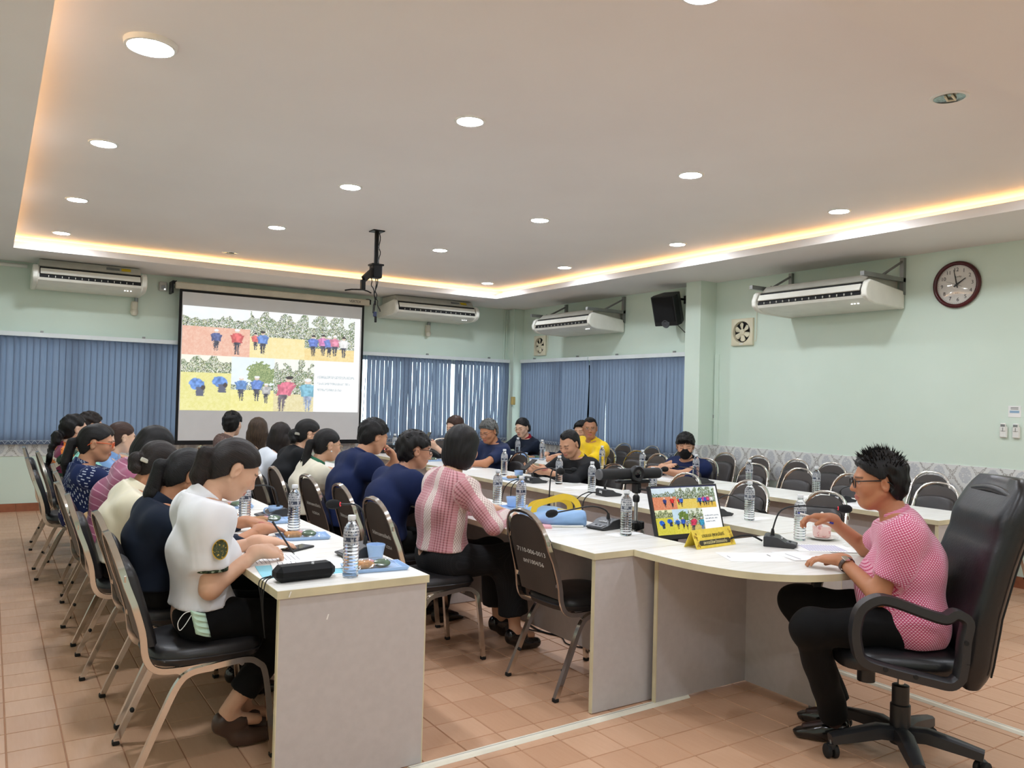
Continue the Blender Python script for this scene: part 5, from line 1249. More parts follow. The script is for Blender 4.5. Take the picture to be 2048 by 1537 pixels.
    V_, Q_ = Fs.net(); me = quick_mesh('shirt', V_, Q_, CL[top]); pat_attr(me, V_); shirt = put('top', me, root)
    if collar:
        Fc_ = Fld(nb-.12, nb+.12, hs*.6); na = nz((hv(-.032,0,-.055))-nb)
        Fc_.add([('C', nb-na*.035, nb+na*.038, .074, .066)], .01); Fc_.sub([('c', nb-na*.06+fw*.012, nb+na*.08+fw*.012, .056, .053)], .004); Fc_.cut(nb+na*.02+fw*.050, nz(fw+na*.55))
        V_, Q_ = Fc_.net(); me = quick_mesh('collar', V_, Q_, CL[scarf or top]); pat_attr(me, V_); put('collar', me, shirt)
    if trim:       # contrast band at the short sleeve ends
        for (S, E) in ((SL_, EL), (SR_, ER)):
            a_ = S+(E-S)*.66; b_ = S+(E-S)*.76; Ft = Fld(np.minimum(a_, b_)-.09, np.maximum(a_, b_)+.09, .007); dd = nz(E-S)
            Ft.add([('c', a_-dd*.05, b_+dd*.05, .0645, .0655)], .01); Ft.cut(b_, dd); Ft.cut(a_, -dd); V_, Q_ = Ft.net(); me = quick_mesh('sleeve_band', V_, Q_, CL[trim]); set_attr(me, 'pat', V_, 'V'); put('sleeve_band', me, shirt)
    lo = np.minimum(P0, np.min(kn+an, 0))-.17; hi = np.maximum(P0, np.max(kn+an, 0))+.16; lo[2] = .0; hi[2] = P0[2]+.12
    Fp = Fld(lo, hi, hs*1.15); Fp.add([('c', P0+np.array([0,0,-.02]), P0+np.array([.04,0,-.02]), .122*b, .112*b, 1.48)], .05)
    ends = []
    for hp_, k_, a_ in ((hipL, kn[0], an[0]), (hipR, kn[1], an[1])):
        if skirt: Fp.add([('c', hp_, k_, .10, .078), ('C', k_, k_+(a_-k_)*.80, .085, .088)], .07)
        else: Fp.add([('c', hp_, k_, .092, .070), ('C', k_, k_+(a_-k_)*(.80 if lie == 'crop' else .98), .068, .060)], .045)
    Fp.ripple(.004, seed+50); Fp.cut((0,0,P0[2]+.07), (0,0,1)); Fp.cut((0,0,.03), (0,0,-1))
    V_, Q_ = Fp.net(); me = quick_mesh('trousers', V_, Q_, CL[bottom]); set_attr(me, 'pat', np.stack([V_[:, 1], V_[:, 2]+V_[:, 0], V_[:, 0]], 1), 'V'); put('skirt' if skirt else 'trousers', me, root)
    for s_, a_, k_ in ((1, an[0], kn[0]), (-1, an[1], kn[1])):
        Fq = Fld([a_[0]-.09, a_[1]-.07, 0.0], [a_[0]+.22, a_[1]+.07, a_[2]+.06], .008); zf = max(.034, a_[2]-.055)
        Fq.add([('c', (a_[0]-.025, a_[1], max(.04, a_[2]-.035)), (a_[0]+.05, a_[1], zf+.006), .036, .036), ('c', (a_[0]+.04, a_[1], .036), (a_[0]+.145, a_[1]+s_*.01, .030), .038, .030), ('c', (a_[0]-.03, a_[1], max(.03, a_[2]-.06)), (a_[0]+.08, a_[1], .028), .030, .034)], .02); Fq.cut((0,0,.0015), (0,0,-1)); Fq.cut((a_[0], a_[1], a_[2]-.005), (.35,0,1))
        V_, Q_ = Fq.net(); put('shoe', quick_mesh('shoe', V_, Q_, shoes or M_SHOE), root)
    # ---- glasses, mask
    if glasses:
        gm, th = glasses; m = MB(); rings = []
        for s_ in (-1, 1):
            ring = [tuple(hv(.100+.0006*math.cos(a_)-.004*abs(math.sin(a_)*0), s_*.032+.024*sup(math.cos(a_), 2.6), .000+.0185*sup(math.sin(a_), 2.6))) for a_ in np.linspace(0, 2*PI, 22)[:-1]]
            m.tube(ring, th, 6, closed=True); rings.append(ring)
            m.tube([tuple(hv(*p)) for p in ((.098, s_*.056, .010), (.060, s_*.073, .012), (.0, s_*.0805, .012), (-.028, s_*.082, .004), (-.045, s_*.080, -.012))], th*1.1, 6)
        m.tube([tuple(hv(*p)) for p in ((.101, -.009, .004), (.105, 0, .007), (.101, .009, .004))], th, 6); g = m.build('glasses', gm, root, 60)
        for ring in rings: MB().add(ring, [tuple(range(len(ring)))]).build('lens', M_LENS, g)
    if mask:
        Fm = Fld(H-.15, H+.15, hh); Fm.add([he((.026,0,-.048), (.076,.066,.066)), he((.070,0,-.050), (.036,.036,.040)), hc((.09,0,-.012), (.108,0,-.03), .012, .017), he((.045,0,-.088), (.042,.042,.034))], .025)
        X_, Y_, Z_ = Fm.ax[0][:, None, None]-H[0], Fm.ax[1][None, :, None]-H[1], Fm.ax[2][None, None, :]-H[2]; qx = RH[0, 0]*X_+RH[1, 0]*Y_+RH[2, 0]*Z_; qz = RH[0, 2]*X_+RH[1, 2]*Y_+RH[2, 2]*Z_
        Fm.F = np.maximum(Fm.F, np.maximum((.022-qx), np.maximum(qz+.006-.12*np.clip(qx-.08, 0, 1), -.118-qz)).astype(np.float32)); V_, Q_ = Fm.net(); me = quick_mesh('face_mask', V_, Q_, CL['mask']); set_attr(me, 'pat', V_, 'V'); mk = put('face_mask', me, root)
        for s_ in (-1, 1): MB().tube([tuple(hv(*p)) for p in ((.03, s_*.066, -.02), (.0, s_*.080, -.005), (-.024, s_*.088, .012), (-.03, s_*.087, -.02), (.0, s_*.077, -.055), (.03, s_*.06, -.085))], .0018, 5).build('ear_loop', M_RUBBER, mk)
    return dict(root=root, H=H, RH=RH, hv=hv, WL=WL, WR=WR, EL=EL, ER=ER, SL=SL_, SR=SR_, nb=nb, Cc=Cc, fw=fw, up=up, tl=tl, td=td, shirt=shirt)
# ------------------------------------------------------------------ who sits where
SKM, SKF, SKL = (188,134,100), (214,170,140), (226,186,158)
NEAR = dict(hp=.009, hh=.0042, hs=.009); MID = dict(hp=.0115, hh=.0052, hs=.0115); FAR = dict(hp=.013, hh=.0062, hs=.014)
PP = {}
PP['girl'] = person('woman in a white uniform shirt with a ponytail writing at the near left table', (.74, 3.43), 0, (.865, 3.43, 1.135), (0, 32, 0), pel=(.0,.575), sh=.158, bulk=.86, socks=False, top='white', sleeve='short', trim='camo', bottom='black', hem=.60, hair=('pony','dark'), hairx=.20, skin=(218,172,142), bust=.005,
  R=dict(w=(.945, 3.335, .805), e=(-.8,-.35,-1), d=(1,.35,-.12), n=(-.1,.5,-1), curl=.75, th=.75), L=dict(w=(1.03, 3.62, .795), e=(-.2,.6,-1), d=(1,-.25,-.05), n=(0,0,-1), curl=.4), knee=((.37,.10,.52),(.39,-.08,.52)), ankle=((.20,.06,.13),(.12,-.04,.15)), lie='crop', shoes=M_SHOEB, bowmax=.012, **{**NEAR, 'hands_fine': .0036})
PP['navyjk'] = person('woman in a dark navy jacket with a low ponytail beside the white uniform', (.76, 4.03), 0, (.80, 4.02, 1.055), (8, 26, 0), sh=.165, top='navyjk', bottom='black', hair=('pony','black'), hairx=.30, skin=SKM, **NEAR)
PP['cream'] = person('woman in a cream blouse with a shiny clip in her hair', (.70, 4.72), 0, (.785, 4.70, 1.05), (14, 24, 0), sh=.165, top='cream', bottom='black', hair=('bun','dark'), skin=SKM, glasses=(M_FRB, .0013), **NEAR)
PP['mauve'] = person('woman in a mauve striped blouse with dark hair hanging forward', (.69, 5.36), 0, (.86, 5.32, 1.10), (12, 30, 0), sh=.165, top='mauve', bottom='black', hair=('long','black'), hairx=.10, skin=SKF, collar=False, **MID)
PP['orange'] = person('woman with orange glasses in a navy blouse with white dashes', (.72, 5.99), 0, (.61, 5.99, 1.09), (-12, 6, 0), pel=(-.10,.57), sh=.172, bulk=1.08, top='dash', bottom='black', hair=('pony','black'), hairx=.30, skin=(196,144,110), glasses=(M_FRO, .0022), **MID)
PP['mint'] = person('person in a mint printed top mostly hidden behind the orange glasses', (.74, 6.60), 0, (.69, 6.59, 1.07), (0, 15, 0), sh=.16, top='mint', sleeve='short', bottom='black', hair=('cap','dark'), skin=SKL, R=dict(w=(1.02, 6.45, .79)), L=dict(w=(1.05, 6.68, .79)), **FAR)
PP['blue'] = person('woman in a pale blue blouse with reddish brown hair and clear glasses', (.70, 7.22), 0, (.905, 7.12, 1.065), (15, 6, 0), pel=(.02,.57), sh=.16, top='blue', bottom='black', hair=('cap','brown'), skin=SKL, glasses=(M_FRG, .001), **FAR)
PP['floral'] = person('woman in an orange floral blouse with a long curly ponytail', (.70, 7.90), 0, (.625, 7.88, 1.10), (20, 0, 0), pel=(-.06,.57), sh=.16, top='floral', bottom='black', hair=('curly','black'), skin=SKL, **FAR)
PP['peek'] = person('person with dark hair peeking out behind the floral blouse', (.70, 8.50), 0, (.80, 8.42, 1.105), (15, 5, 0), sh=.165, top='navyjk', bottom='black', hair=('short','dark'), skin=SKF, **FAR)
# second row
PP['woven'] = person('woman with a black bob in a pink woven blouse seen from behind', (2.10, 4.05), 0, (2.315, 4.06, 1.165), (24, 8, 0), socks=False, pel=(.08,.575), sh=.165, bulk=.98, top='woven', bottom='skirt', skirt=True, hem=.60, hair=('bob','black'), skin=SKF, collar=False,
  R=dict(w=(2.50, 3.86, .795), e=(-.2,-1,-.7), d=(.8,.6,-.05), n=(0,0,-1), curl=.3), L=dict(w=(2.55, 4.16, .80)), knee=((.50,.10,.52),(.48,-.10,.52)), ankle=((.56,.12,.13),(.50,-.16,.13)), **NEAR)
PP['navy2'] = person('man in navy with black glasses and short hair in the second row', (2.17, 4.72), 0, (2.345, 4.74, 1.105), (-8, 4, 0), sh=.195, bulk=1.1, top='navy', bottom='black', hair=('fringe','black'), skin=(196,144,114), glasses=(M_FRB, .0018), eyes='open', **MID)
PP['navy1'] = person('man in navy resting his chin on his hand', (2.17, 5.36), 0, (2.335, 5.39, 1.16), (6, 18, 0), sh=.195, bulk=1.12, top='navy', sleeve='short', bottom='black', hair=('short','black'), skin=(204,152,118),
  L=dict(w=(2.52, 5.42, .99), e=(.7,.4,-1), d=(-.5,-.1,.9), n=(-.9,.1,-.4), curl=.9), R=dict(w=(2.50, 5.22, .80), e=(-.2,-1,-.5)), **MID)
PP['creamj'] = person('woman in a cream jacket with a long straight ponytail and pearl earring', (2.13, 5.97), 0, (2.20, 5.96, 1.065), (4, 10, 0), sh=.165, bulk=1.05, top='creamj', bottom='black', hair=('pony','black'), hairx=.36, skin=SKF, glasses=(M_FRG, .001), scarf='green', **MID)
PP['blackj'] = person('woman in a black jacket with black glasses and hair tied high', (2.13, 6.58), 0, (2.265, 6.60, 1.115), (-4, 10, 0), sh=.17, bulk=1.05, top='blackj', bottom='black', hair=('bun','black'), skin=SKF, glasses=(M_FRB, .0018), **MID)
PP['whiteb'] = person('woman in a white blouse with long dark hair', (2.13, 7.20), 0, (2.215, 7.20, 1.06), (48, 10, 0), sh=.16, top='whiteb', bottom='black', hair=('long','dark'), hairx=.20, skin=SKL, collar=False, **MID)
PP['tips'] = person('woman with long hair fading to brown tips', (2.13, 7.82), 0, (2.175, 7.80, 1.085), (70, 5, 0), sh=.16, top='navyjk', bottom='black', hair=('long','tips'), hairx=.26, skin=SKL, collar=False, **FAR)
PP['short'] = person('short haired woman in a brown patterned blouse facing the screen', (2.13, 8.42), 0, (2.085, 8.40, 1.13), (48, 3, 0), sh=.165, bulk=1.05, top='tweed', bottom='black', hair=('short','black'), skin=SKL, **FAR)
# third row, facing the other way
PP['blackman'] = person('man in a black jacket over yellow looking at his phone', (4.42, 5.80), 180, (4.395, 5.77, 1.065), (14, 24, 0), sh=.19, bulk=1.05, top='blackj', bottom='black', hair=('recede','black'), skin=(206,156,124), scarf='yellow',
  L=dict(w=(4.12, 5.72, .83), e=(.2,-1,-.6), d=(-1,.25,.15), n=(0,.8,.6), curl=.7, th=.8), R=dict(w=(4.14, 5.95, .83), e=(.2,1,-.6), d=(-1,-.2,.15), n=(0,-.8,.6), curl=.7, th=.8), **{**MID, 'hands_fine': .0045})
PP['greyman'] = person('grey haired man in a navy polo shirt with glasses low on his nose', (4.36, 7.25), 180, (4.41, 7.20, 1.11), (20, 20, 0), sh=.19, bulk=1.08, top='polo', sleeve='short', bottom='black', hair=('short','grey'), skin=(192,134,98), glasses=(M_FRB, .0011), L=dict(w=(4.05, 7.12, .785), e=(.1,-1,-.5)), R=dict(w=(4.05, 7.30, .785)), **MID)
PP['phonew'] = person('woman with long dark brown hair holding up a phone at the far table', (4.60, 8.05), 180, (4.46, 8.02, 1.12), (14, 14, 0), pel=(.02,.57), sh=.16, top='blackj', bottom='black', hair=('long','brown'), hairx=.10, skin=SKL, collar=False, L=dict(w=(4.20, 7.98, .90), d=(-1,.1,.5), n=(0,.7,.7), curl=.7), **FAR)
# right row
PP['darkw'] = person('woman in a dark jacket with a red scarf and a low bun', (5.78, 8.70), 180, (5.79, 8.62, 1.09), (22, 14, 0), sh=.165, bulk=1.05, top='navyjk', bottom='black', hair=('bun','black'), skin=SKL, glasses=(M_FRG, .001), scarf='red', **FAR)
PP['yellow'] = person('man in a yellow polo shirt with glasses looking this way', (5.80, 7.30), 180, (5.79, 7.22, 1.145), (52, 4, 0), sh=.19, bulk=1.05, top='yellow', sleeve='short', bottom='black', hair=('recede','black'), skin=(176,124,92), glasses=(M_FRG, .001), eyes='open', **MID)
PP['hidden'] = person('person with dark hair almost hidden behind the yellow shirt', (6.05, 7.80), 180, (6.02, 7.68, 1.085), (30, 5, 0), sh=.165, top='navyjk', bottom='black', hair=('short','black'), skin=SKF, **FAR)
PP['mask'] = person('man in a navy jacket with a black face mask and folded arms', (5.78, 5.72), 180, (5.76, 5.68, 1.04), (44, 12, 0), sh=.195, bulk=1.08, top='navy', bottom='black', hair=('fringe','black'), skin=(208,158,126), mask=True, scarf='blackj',
  L=dict(w=(5.50, 5.78, .81), e=(-.2,-1,-.3), d=(.1,1,.15), n=(0,0,-1), curl=.3), R=dict(w=(5.44, 5.62, .84), e=(-.2,1,-.3), d=(-.2,-1,.3), n=(.5,0,-1), curl=.25), **MID)
# head of the table
PP['pink'] = person('man in a pink checked shirt holding a pen at the head of the table', (OC[0], OC[1]), 128, (3.215, 2.03, 1.145), (8, 4, 0), pel=(-.02,.60), sh=.195, bulk=1.14, belly=.05, top='pink', sleeve='short', bottom='black', hem=.50, hair=('spiky','black'), skin=(186,128,92), glasses=(M_FRB, .0024), eyes='open',
  L=dict(w=(3.12, 2.13, .80), e=(-.4,-1,-.9), d=(-.35,.9,-.05), n=(0,0,-1), curl=.55), R=dict(w=(3.36, 2.36, .93), e=(.9,.2,-.8), d=(-.75,.55,.05), n=(-.3,-.3,-1), curl=.85, th=.8),
  knee=((2.86,2.10,.55,1),(3.20,2.42,.55,1)), ankle=((3.14,2.16,.10,1),(3.30,2.26,.10,1)), hp=.008, hh=.0040, hs=.0085, hands_fine=.0036)
# ------------------------------------------------------------------ things on the tables
TZ = .75
t = NT('clear_water_bottle'); t.set(color=(246,250,252), rough=.06, trans=1.0, ior=1.30, spec=.5); M_PET = t.m
t = NT('bottle_label'); v = t.coord('Object'); x, y, z = t.sep(v); an = t.math('ARCTAN2', y, x)
rows = t.math('LESS_THAN', t.math('FRACT', t.math('MULTIPLY', z, 85)), .45); wds = t.math('GREATER_THAN', t.noise(t.coord('Object', (260, 260, 60)), 1, 2), .5)
ink = t.math('MULTIPLY', rows, wds); big = t.math('MULTIPLY', t.math('LESS_THAN', t.math('ABSOLUTE', t.math('SUBTRACT', z, .150)), .008), t.math('GREATER_THAN', t.noise(t.coord('Object', (120, 120, 10)), 1, 1), .48)); ink = t.math('MAXIMUM', ink, big)
colr = t.mix(ink, (240,242,244), (40,50,74)); t.set(color=colr, rough=.5); tr = t.new('ShaderNodeBsdfTransparent'); mx = t.new('ShaderNodeMixShader')
t.link(t.math('MAXIMUM', t.math('MULTIPLY', ink, .85), .38), mx.inputs[0]); t.link(tr.outputs[0], mx.inputs[1]); t.link(t.b.outputs[0], mx.inputs[2]); t.link(mx.outputs[0], t.out.inputs['Surface']); M_BLAB = t.m
M_CAP = plain('bottle_cap', (238,240,242), .4)
BOT = [None]
def bottle(x, y, label):
    lab = label
    if BOT[0] is None:
        r = thing('water_bottle', lab, 'bottle', (x, y, TZ), 0, 'clear water bottles on the tables')
        pf = [(.0,.004),(.018,.002),(.027,.0015),(.0305,.006)]
        for k in range(9): z0 = .012+.0135*k; pf += [(.0308,z0),(.0312,z0+.004),(.0288,z0+.0075),(.0292,z0+.011)]
        pf += [(.031,.136),(.031,.170),(.0298,.182),(.026,.196),(.019,.208),(.0142,.215),(.0142,.222),(.016,.223),(.016,.225),(.0132,.226),(.0,.2262)]
        MB().lathe(pf, 24, cap=False).build('body', M_PET, r, 80)
        MB().lathe([(.0314,.128),(.0314,.172),(.0302,.183),(.0264,.197)], 24, cap=False).build('label', M_BLAB, r, 80)
        MB().lathe([(.0155,.224),(.0158,.226),(.0158,.239),(.0148,.241),(.0,.2412)], 20, cap=False).build('cap', M_CAP, r, 40)
        BOT[0] = r; return r
    return dup(BOT[0], (x, y, TZ), RNG.random()*6, lab)
for x, y, lab in ((1.20,2.96,'on the corner of the near left table'), (1.33,4.06,'beside the second blue tray of the left table'), (1.16,4.36,'just behind the chin of the writing woman'), (1.25,5.40,'farther along the left table'),
  (2.86,3.24,'on the tote bag table in front of the tripod'), (2.74,4.07,'nearer of the pair by the pink woven blouse'), (2.84,4.50,'farther of the pair by the pink woven blouse'), (4.03,6.28,'beside the elbow of the grey haired man'),
  (4.05,5.45,'in front of the man in the black jacket'), (3.93,4.86,'on the third row right of the man in black'), (4.06,4.32,'behind the conference camera'), (3.95,3.34,'right of the monitor'), (5.45,7.68,'before the woman in the dark jacket'),
  (5.45,6.58,'before the man in the yellow shirt'), (5.42,5.92,'beside the empty chair of the right row'), (5.52,5.30,'before the masked man'), (5.50,4.66,'behind the chair right of the monitor'), (5.47,3.97,'on the right row left of the pink man'), (5.42,8.15,'at the far end of the right row'), (3.63,2.73,'behind the raised hand of the man in pink'), (4.22,9.1,'on the far table by the amplifier')):
    bottle(x, y, 'clear plastic water bottle ' + lab)

# ---- conference microphones
M_MIC = plain('mic_charcoal', (46,47,50), .4, var=.06); M_FOAM = plain('mic_foam', (22,22,23), .95, bump=.6, bscale=500); M_RED = emis('mic_ring', (225,60,70), .6, (200,50,60)); M_MBTN = plain('mic_button', (96,98,102), .4); M_MTX = plain('mic_print', (214,214,214), .5)
def mic(x, y, rz, foam, label, ring=False):
    """foam: world position of the foam ball; rz: heading of the wedge's low front"""
    r = thing('conference_microphone', label, 'microphone', (x, y, TZ), math.radians(rz), 'gooseneck conference microphones')
    pr_ = [(-.075,0),(.07,0),(.086,.012),(.082,.017),(.03,.027),(-.005,.048),(-.06,.056),(-.075,.05)]
    MB().prism(pr_, -.062, .062, lambda a, b, c: (a, c, b)).build('base', M_MIC, r, 25, bevel=.004)
    MB().box((.056, 0, .0235), (.045, .09, .002), Matrix.Rotation(.19, 3, 'Y')).build('control_plate', M_MBTN, r)
    for s_ in (-1, 1): MB().cbox((.05, s_*.014, .0265), (.012, .012, .004), .001, Matrix.Rotation(.19, 3, 'Y')).build('button', M_MIC, r)
    lettering('maxhub', .018, M_MTX, r, (.010, 0, .0425), (0,1,0), (-.8,0,.55), 'lettering')
    MB().box((-.0755, 0, .03), (.002, .03, .022)).build('socket_plate', M_MTX, r)
    fx = foam[0]-x; fy = foam[1]-y; a = math.radians(rz); F_ = Vector((math.cos(a)*fx+math.sin(a)*fy, -math.sin(a)*fx+math.cos(a)*fy, foam[2]-TZ))
    st = Vector((-.035, 0, .05)); hi = max(F_.z+.004, .125); d = (F_-st); d.z = 0
    P = spl([tuple(st), tuple(st+Vector((0,0,.03))), tuple(st+d*.10+Vector((0,0,(hi-.05)*.78))), tuple(st+d*.33+Vector((0,0,(hi-.05)*.98))), tuple(st+d*.68+Vector((0,0,hi*.5+F_.z*.5-.05))), tuple(F_)], 6)
    MB().lathe([(.011,.048),(.009,.07),(.006,.085)], 10, (st.x, 0, 0)).build('collar', M_BLACK, r, 50)
    MB().tube(P, .0042, 7).build('gooseneck', M_BLACK, r, 60)
    q = (P[-1]-P[-4]).normalized(); Rq = q.to_track_quat('Z', 'Y').to_matrix()
    MB().lathe([(.0,-.008),(.013,-.006),(.020,.010),(.0225,.026),(.019,.046),(.010,.057),(.0,.059)], 16, tuple(F_-q*.02), Rq, cap=False).build('foam', M_FOAM, r, 70)
    MB().lathe([(.0085,-.010),(.0105,-.006),(.0085,-.001)], 12, tuple(F_-q*.02), Rq, cap=False).build('light_ring', M_RED if ring else M_MIC, r, 60)
    return r
mic(1.385, 3.34, 180, (1.305,3.43,.97), 'gooseneck microphone behind the cup on the near left table', True)
mic(1.37, 4.58, 180, (1.20,4.60,.93), 'gooseneck microphone farther along the left table')
mic(2.90, 3.47, 190, (2.60,3.55,.84), 'gooseneck microphone beside the bottle in front of the tripod')
mic(2.88, 4.02, 180, (2.885,3.87,1.035), 'gooseneck microphone standing up behind the tote bag')
mic(3.93, 5.62, 0, (4.30,5.58,.855), 'gooseneck microphone before the man in the black jacket')
mic(3.93, 4.66, 0, (4.50,4.66,.935), 'gooseneck microphone behind the conference camera')
mic(3.93, 3.58, 0, (4.34,3.56,.745), 'gooseneck microphone half hidden by the monitor')
mic(5.38, 5.08, 0, (5.44,5.47,.865), 'gooseneck microphone before the masked man')
mic(5.40, 6.34, 0, (5.45,5.92,.905), 'gooseneck microphone on the right row before an empty chair')
mic(5.42, 3.70, 0, (5.55,3.50,.86), 'gooseneck microphone on the right row behind the face of the man in pink')
mic(3.385, 2.665, -55, (3.60,2.45,.955), 'gooseneck microphone in front of the man in pink', True)

# ---- cups, trays, snacks
M_BLUE = plain('pale_blue_melamine', (168,198,236), .35, var=.03); M_SNB = plain('biscuit', (196,140,84), .7, var=.2, nscale=60); M_SNG = plain('banana_leaf', (70,104,70), .6, var=.25, nscale=40); M_SNP = plain('pink_jelly', (226,160,176), .4)
t = NT('clear_wrap'); gl = t.new('ShaderNodeBsdfGlossy'); gl.inputs['Roughness'].default_value = .12; tr = t.new('ShaderNodeBsdfTransparent'); mx = t.new('ShaderNodeMixShader'); mx.inputs[0].default_value = .18
t.link(tr.outputs[0], mx.inputs[1]); t.link(gl.outputs[0], mx.inputs[2]); t.link(mx.outputs[0], t.out.inputs['Surface']); M_WRAP = t.m
def cup(x, y, z, rz, label):
    r = thing('blue_cup', label, 'cup', (x, y, z), math.radians(rz), 'pale blue cups')
    MB().lathe([(.0,.003),(.026,.002),(.030,.006),(.038,.05),(.041,.064),(.0395,.066),(.036,.05),(.028,.01),(.0,.008)], 24, cap=False).build('bowl', M_BLUE, r, 60)
    MB().tube(spl([(.036,0,.054),(.056,0,.054),(.063,0,.038),(.052,0,.020),(.032,0,.018)], 5), .0042, 7).build('handle', M_BLUE, r, 60)
def tray(x, y, rz, label, snack=True):
    r = thing('snack_tray', label, 'tray', (x, y, TZ), math.radians(rz), 'pale blue snack trays')
    m = MB(); w, l, h = .075, .125, .016; V = []; Fc = []
    for (a, b, z) in ((w*.9,l*.94,.001),(w,l,h),(w-.004,l-.004,h),(w*.88,l*.92,.005)):
        V += [(-a,-b,z),(a,-b,z),(a,b,z),(-a,b,z)]
    for i in range(3):
        for k in range(4): Fc.append((i*4+k, i*4+(k+1) % 4, (i+1)*4+(k+1) % 4, (i+1)*4+k))
    Fc += [(3,2,1,0),(12,13,14,15)]; m.add(V, Fc).build('dish', M_BLUE, r)
    if snack:
        s_ = thing('snack_pack', label.replace('tray', 'snack pack on the tray'), 'snack', (x, y, TZ+.006), math.radians(rz+8), 'wrapped snacks'); 
        MB().cbox((.01, .045, .014), (.07, .075, .024), .008).build('biscuit', M_SNB, s_); MB().ball((-.005, -.03, .016), (.036,.036,.016), 14, 8).build('leaf_cake', M_SNG, s_, 60); MB().ball((.03, .005, .014), (.022,.02,.013), 12, 8).build('jelly', M_SNP, s_, 60)
        def wrap(u, v_): return ((u-.5)*.11, (v_-.5)*.18, .005+.034*math.sin(PI*u)**.5*math.sin(PI*v_)**.5+.003*math.sin(u*23+v_*17))
        MB().grid(wrap, 12, 14).build('clear_wrapper', M_WRAP, s_, 80)
    return r
tray(1.345, 3.06, 84, 'blue tray at the near left table corner'); cup(1.425, 3.235, TZ, 60, 'pale blue cup behind the near bottle')
tray(1.31, 3.86, 80, 'blue tray in the middle of the near left table'); tray(1.30, 4.40, 86, 'blue tray with a cup on the left table'); cup(1.385, 4.56, TZ, 170, 'pale blue cup before the second microphone of the left table')
tray(1.26, 5.05, 82, 'farther blue tray of the left table', True); tray(1.28, 6.1, 85, 'blue tray before the woman with orange glasses')
tray(2.86, 4.34, 88, 'blue tray behind the bottle pair', False); cup(2.88, 4.38, TZ+.006, 0, 'pale blue cup behind the bottle pair')
tray(3.92, 5.90, 84, 'blue tray before the man in the black jacket'); cup(4.02, 6.02, TZ, 20, 'pale blue cup beside the man in the black jacket')
tray(4.12, 7.92, 86, 'blue tray at the far table'); cup(4.08, 8.02, TZ+.006, 200, 'pale blue cup at the far table')
tray(5.50, 7.90, 84, 'blue tray of the right row'); cup(5.42, 8.00, TZ, 200, 'pale blue cup of the right row')

# ---- papers and small things
M_PAPER = plain('sheet_paper', (246,246,244), .75, var=.01); M_PRINT = plain('print_grey', (150,150,156), .8); M_PHOTO = plain('print_dark', (52,52,54), .7, var=.5, nscale=90); M_AQUA = plain('aqua_card', (136,206,222), .5, var=.05); M_PINKP = plain('pink_paper', (236,178,184), .7)
def sheet(x, y, rz, label, w=.21, l=.297, z=.0006, mat=None, prints=(), th=.0010, zoff=0.):
    r = thing('paper_sheet', label, 'paper', (x, y, TZ+zoff), math.radians(rz), 'papers on the tables')
    MB().b2(-w/2, w/2, -l/2, l/2, .0004, .0004+th).build('sheet', mat or M_PAPER, r)
    for (a, b, c, d, m_) in prints: MB().b2(a, b, c, d, .0004+th, .0007+th).build('print_block', m_, r)
    return r
lines = lambda n, x0, x1, y0, dy: [(x0, x1-.02*(k % 3), y0-dy*k-.0015, y0-dy*k+.0015, M_PRINT) for k in range(n)]
sheet(1.07, 3.85, 96, 'printed sheet with dark photos before the writing woman', prints=[(.0,.05,.02,.06,M_PHOTO),(.03,.085,-.03,.015,M_PHOTO),(.0,.06,-.075,-.04,M_PHOTO)]+lines(8,-.09,-.01,.11,.014))
sheet(1.06, 3.42, 84, 'white sheet under the writing hand', prints=lines(12,-.085,.08,.12,.018)); sheet(1.13, 3.24, 78, 'white sheet over the aqua folder', zoff=.003, prints=lines(6,-.085,.08,.12,.018))
sheet(1.07, 3.17, 82, 'aqua folder sticking out under the papers', .23, .32, mat=M_AQUA, th=.002); sheet(1.22, 3.08, 92, 'printed card under the near tray', .12, .26, prints=lines(3,-.05,.05,.10,.02))
sheet(1.04, 4.5, 92, 'white sheet before the woman in the cream blouse', prints=lines(10,-.085,.08,.12,.018)); sheet(1.03, 5.25, 85, 'white sheet before the mauve blouse', prints=lines(10,-.085,.08,.12,.018)); sheet(1.02, 6.9, 95, 'white sheets before the pale blue blouse', prints=lines(10,-.085,.08,.12,.018), th=.004)
sheet(3.02, 2.52, 62, 'white sheet lying nearest the camera on the head table', prints=[(.02,.06,-.09,-.084,M_INK)]+[(-.02,.02,.12,.125,M_PRINT)]); sheet(3.30, 2.42, 70, 'white sheet under the wrist of the man in pink', prints=[(-.08,.05,.10,.106,M_PRINT)], zoff=.001)
sheet(3.52, 2.52, 58, 'printed table sheet beside the tea cup', zoff=.002, prints=[(-.08,.08,-.1+.014*k,-.094+.014*k,plain('print_lilac',(170,164,206),.8)) for k in range(14)])
sheet(2.62, 3.92, 88, 'pink edged papers under the elbow of the pink woven blouse', mat=M_PINKP); sheet(2.88, 3.28, 98, 'white card under the bottle before the tripod', .10, .21); sheet(4.05, 3.36, 96, 'white card under the bottle right of the monitor', .09, .2)
sheet(3.95, 6.9, 96, 'white papers under the arm of the grey haired man', th=.006); sheet(4.10, 5.15, 92, 'white papers on the third row beside the man in black'); sheet(5.42, 5.52, 80, 'open papers before the masked man', .28, .30, prints=lines(9,-.11,.11,.12,.02)); sheet(5.45, 4.0, 94, 'white card under the bottle of the right row', .1, .2); sheet(5.40, 3.55, 88, 'white papers on the right row near its end')
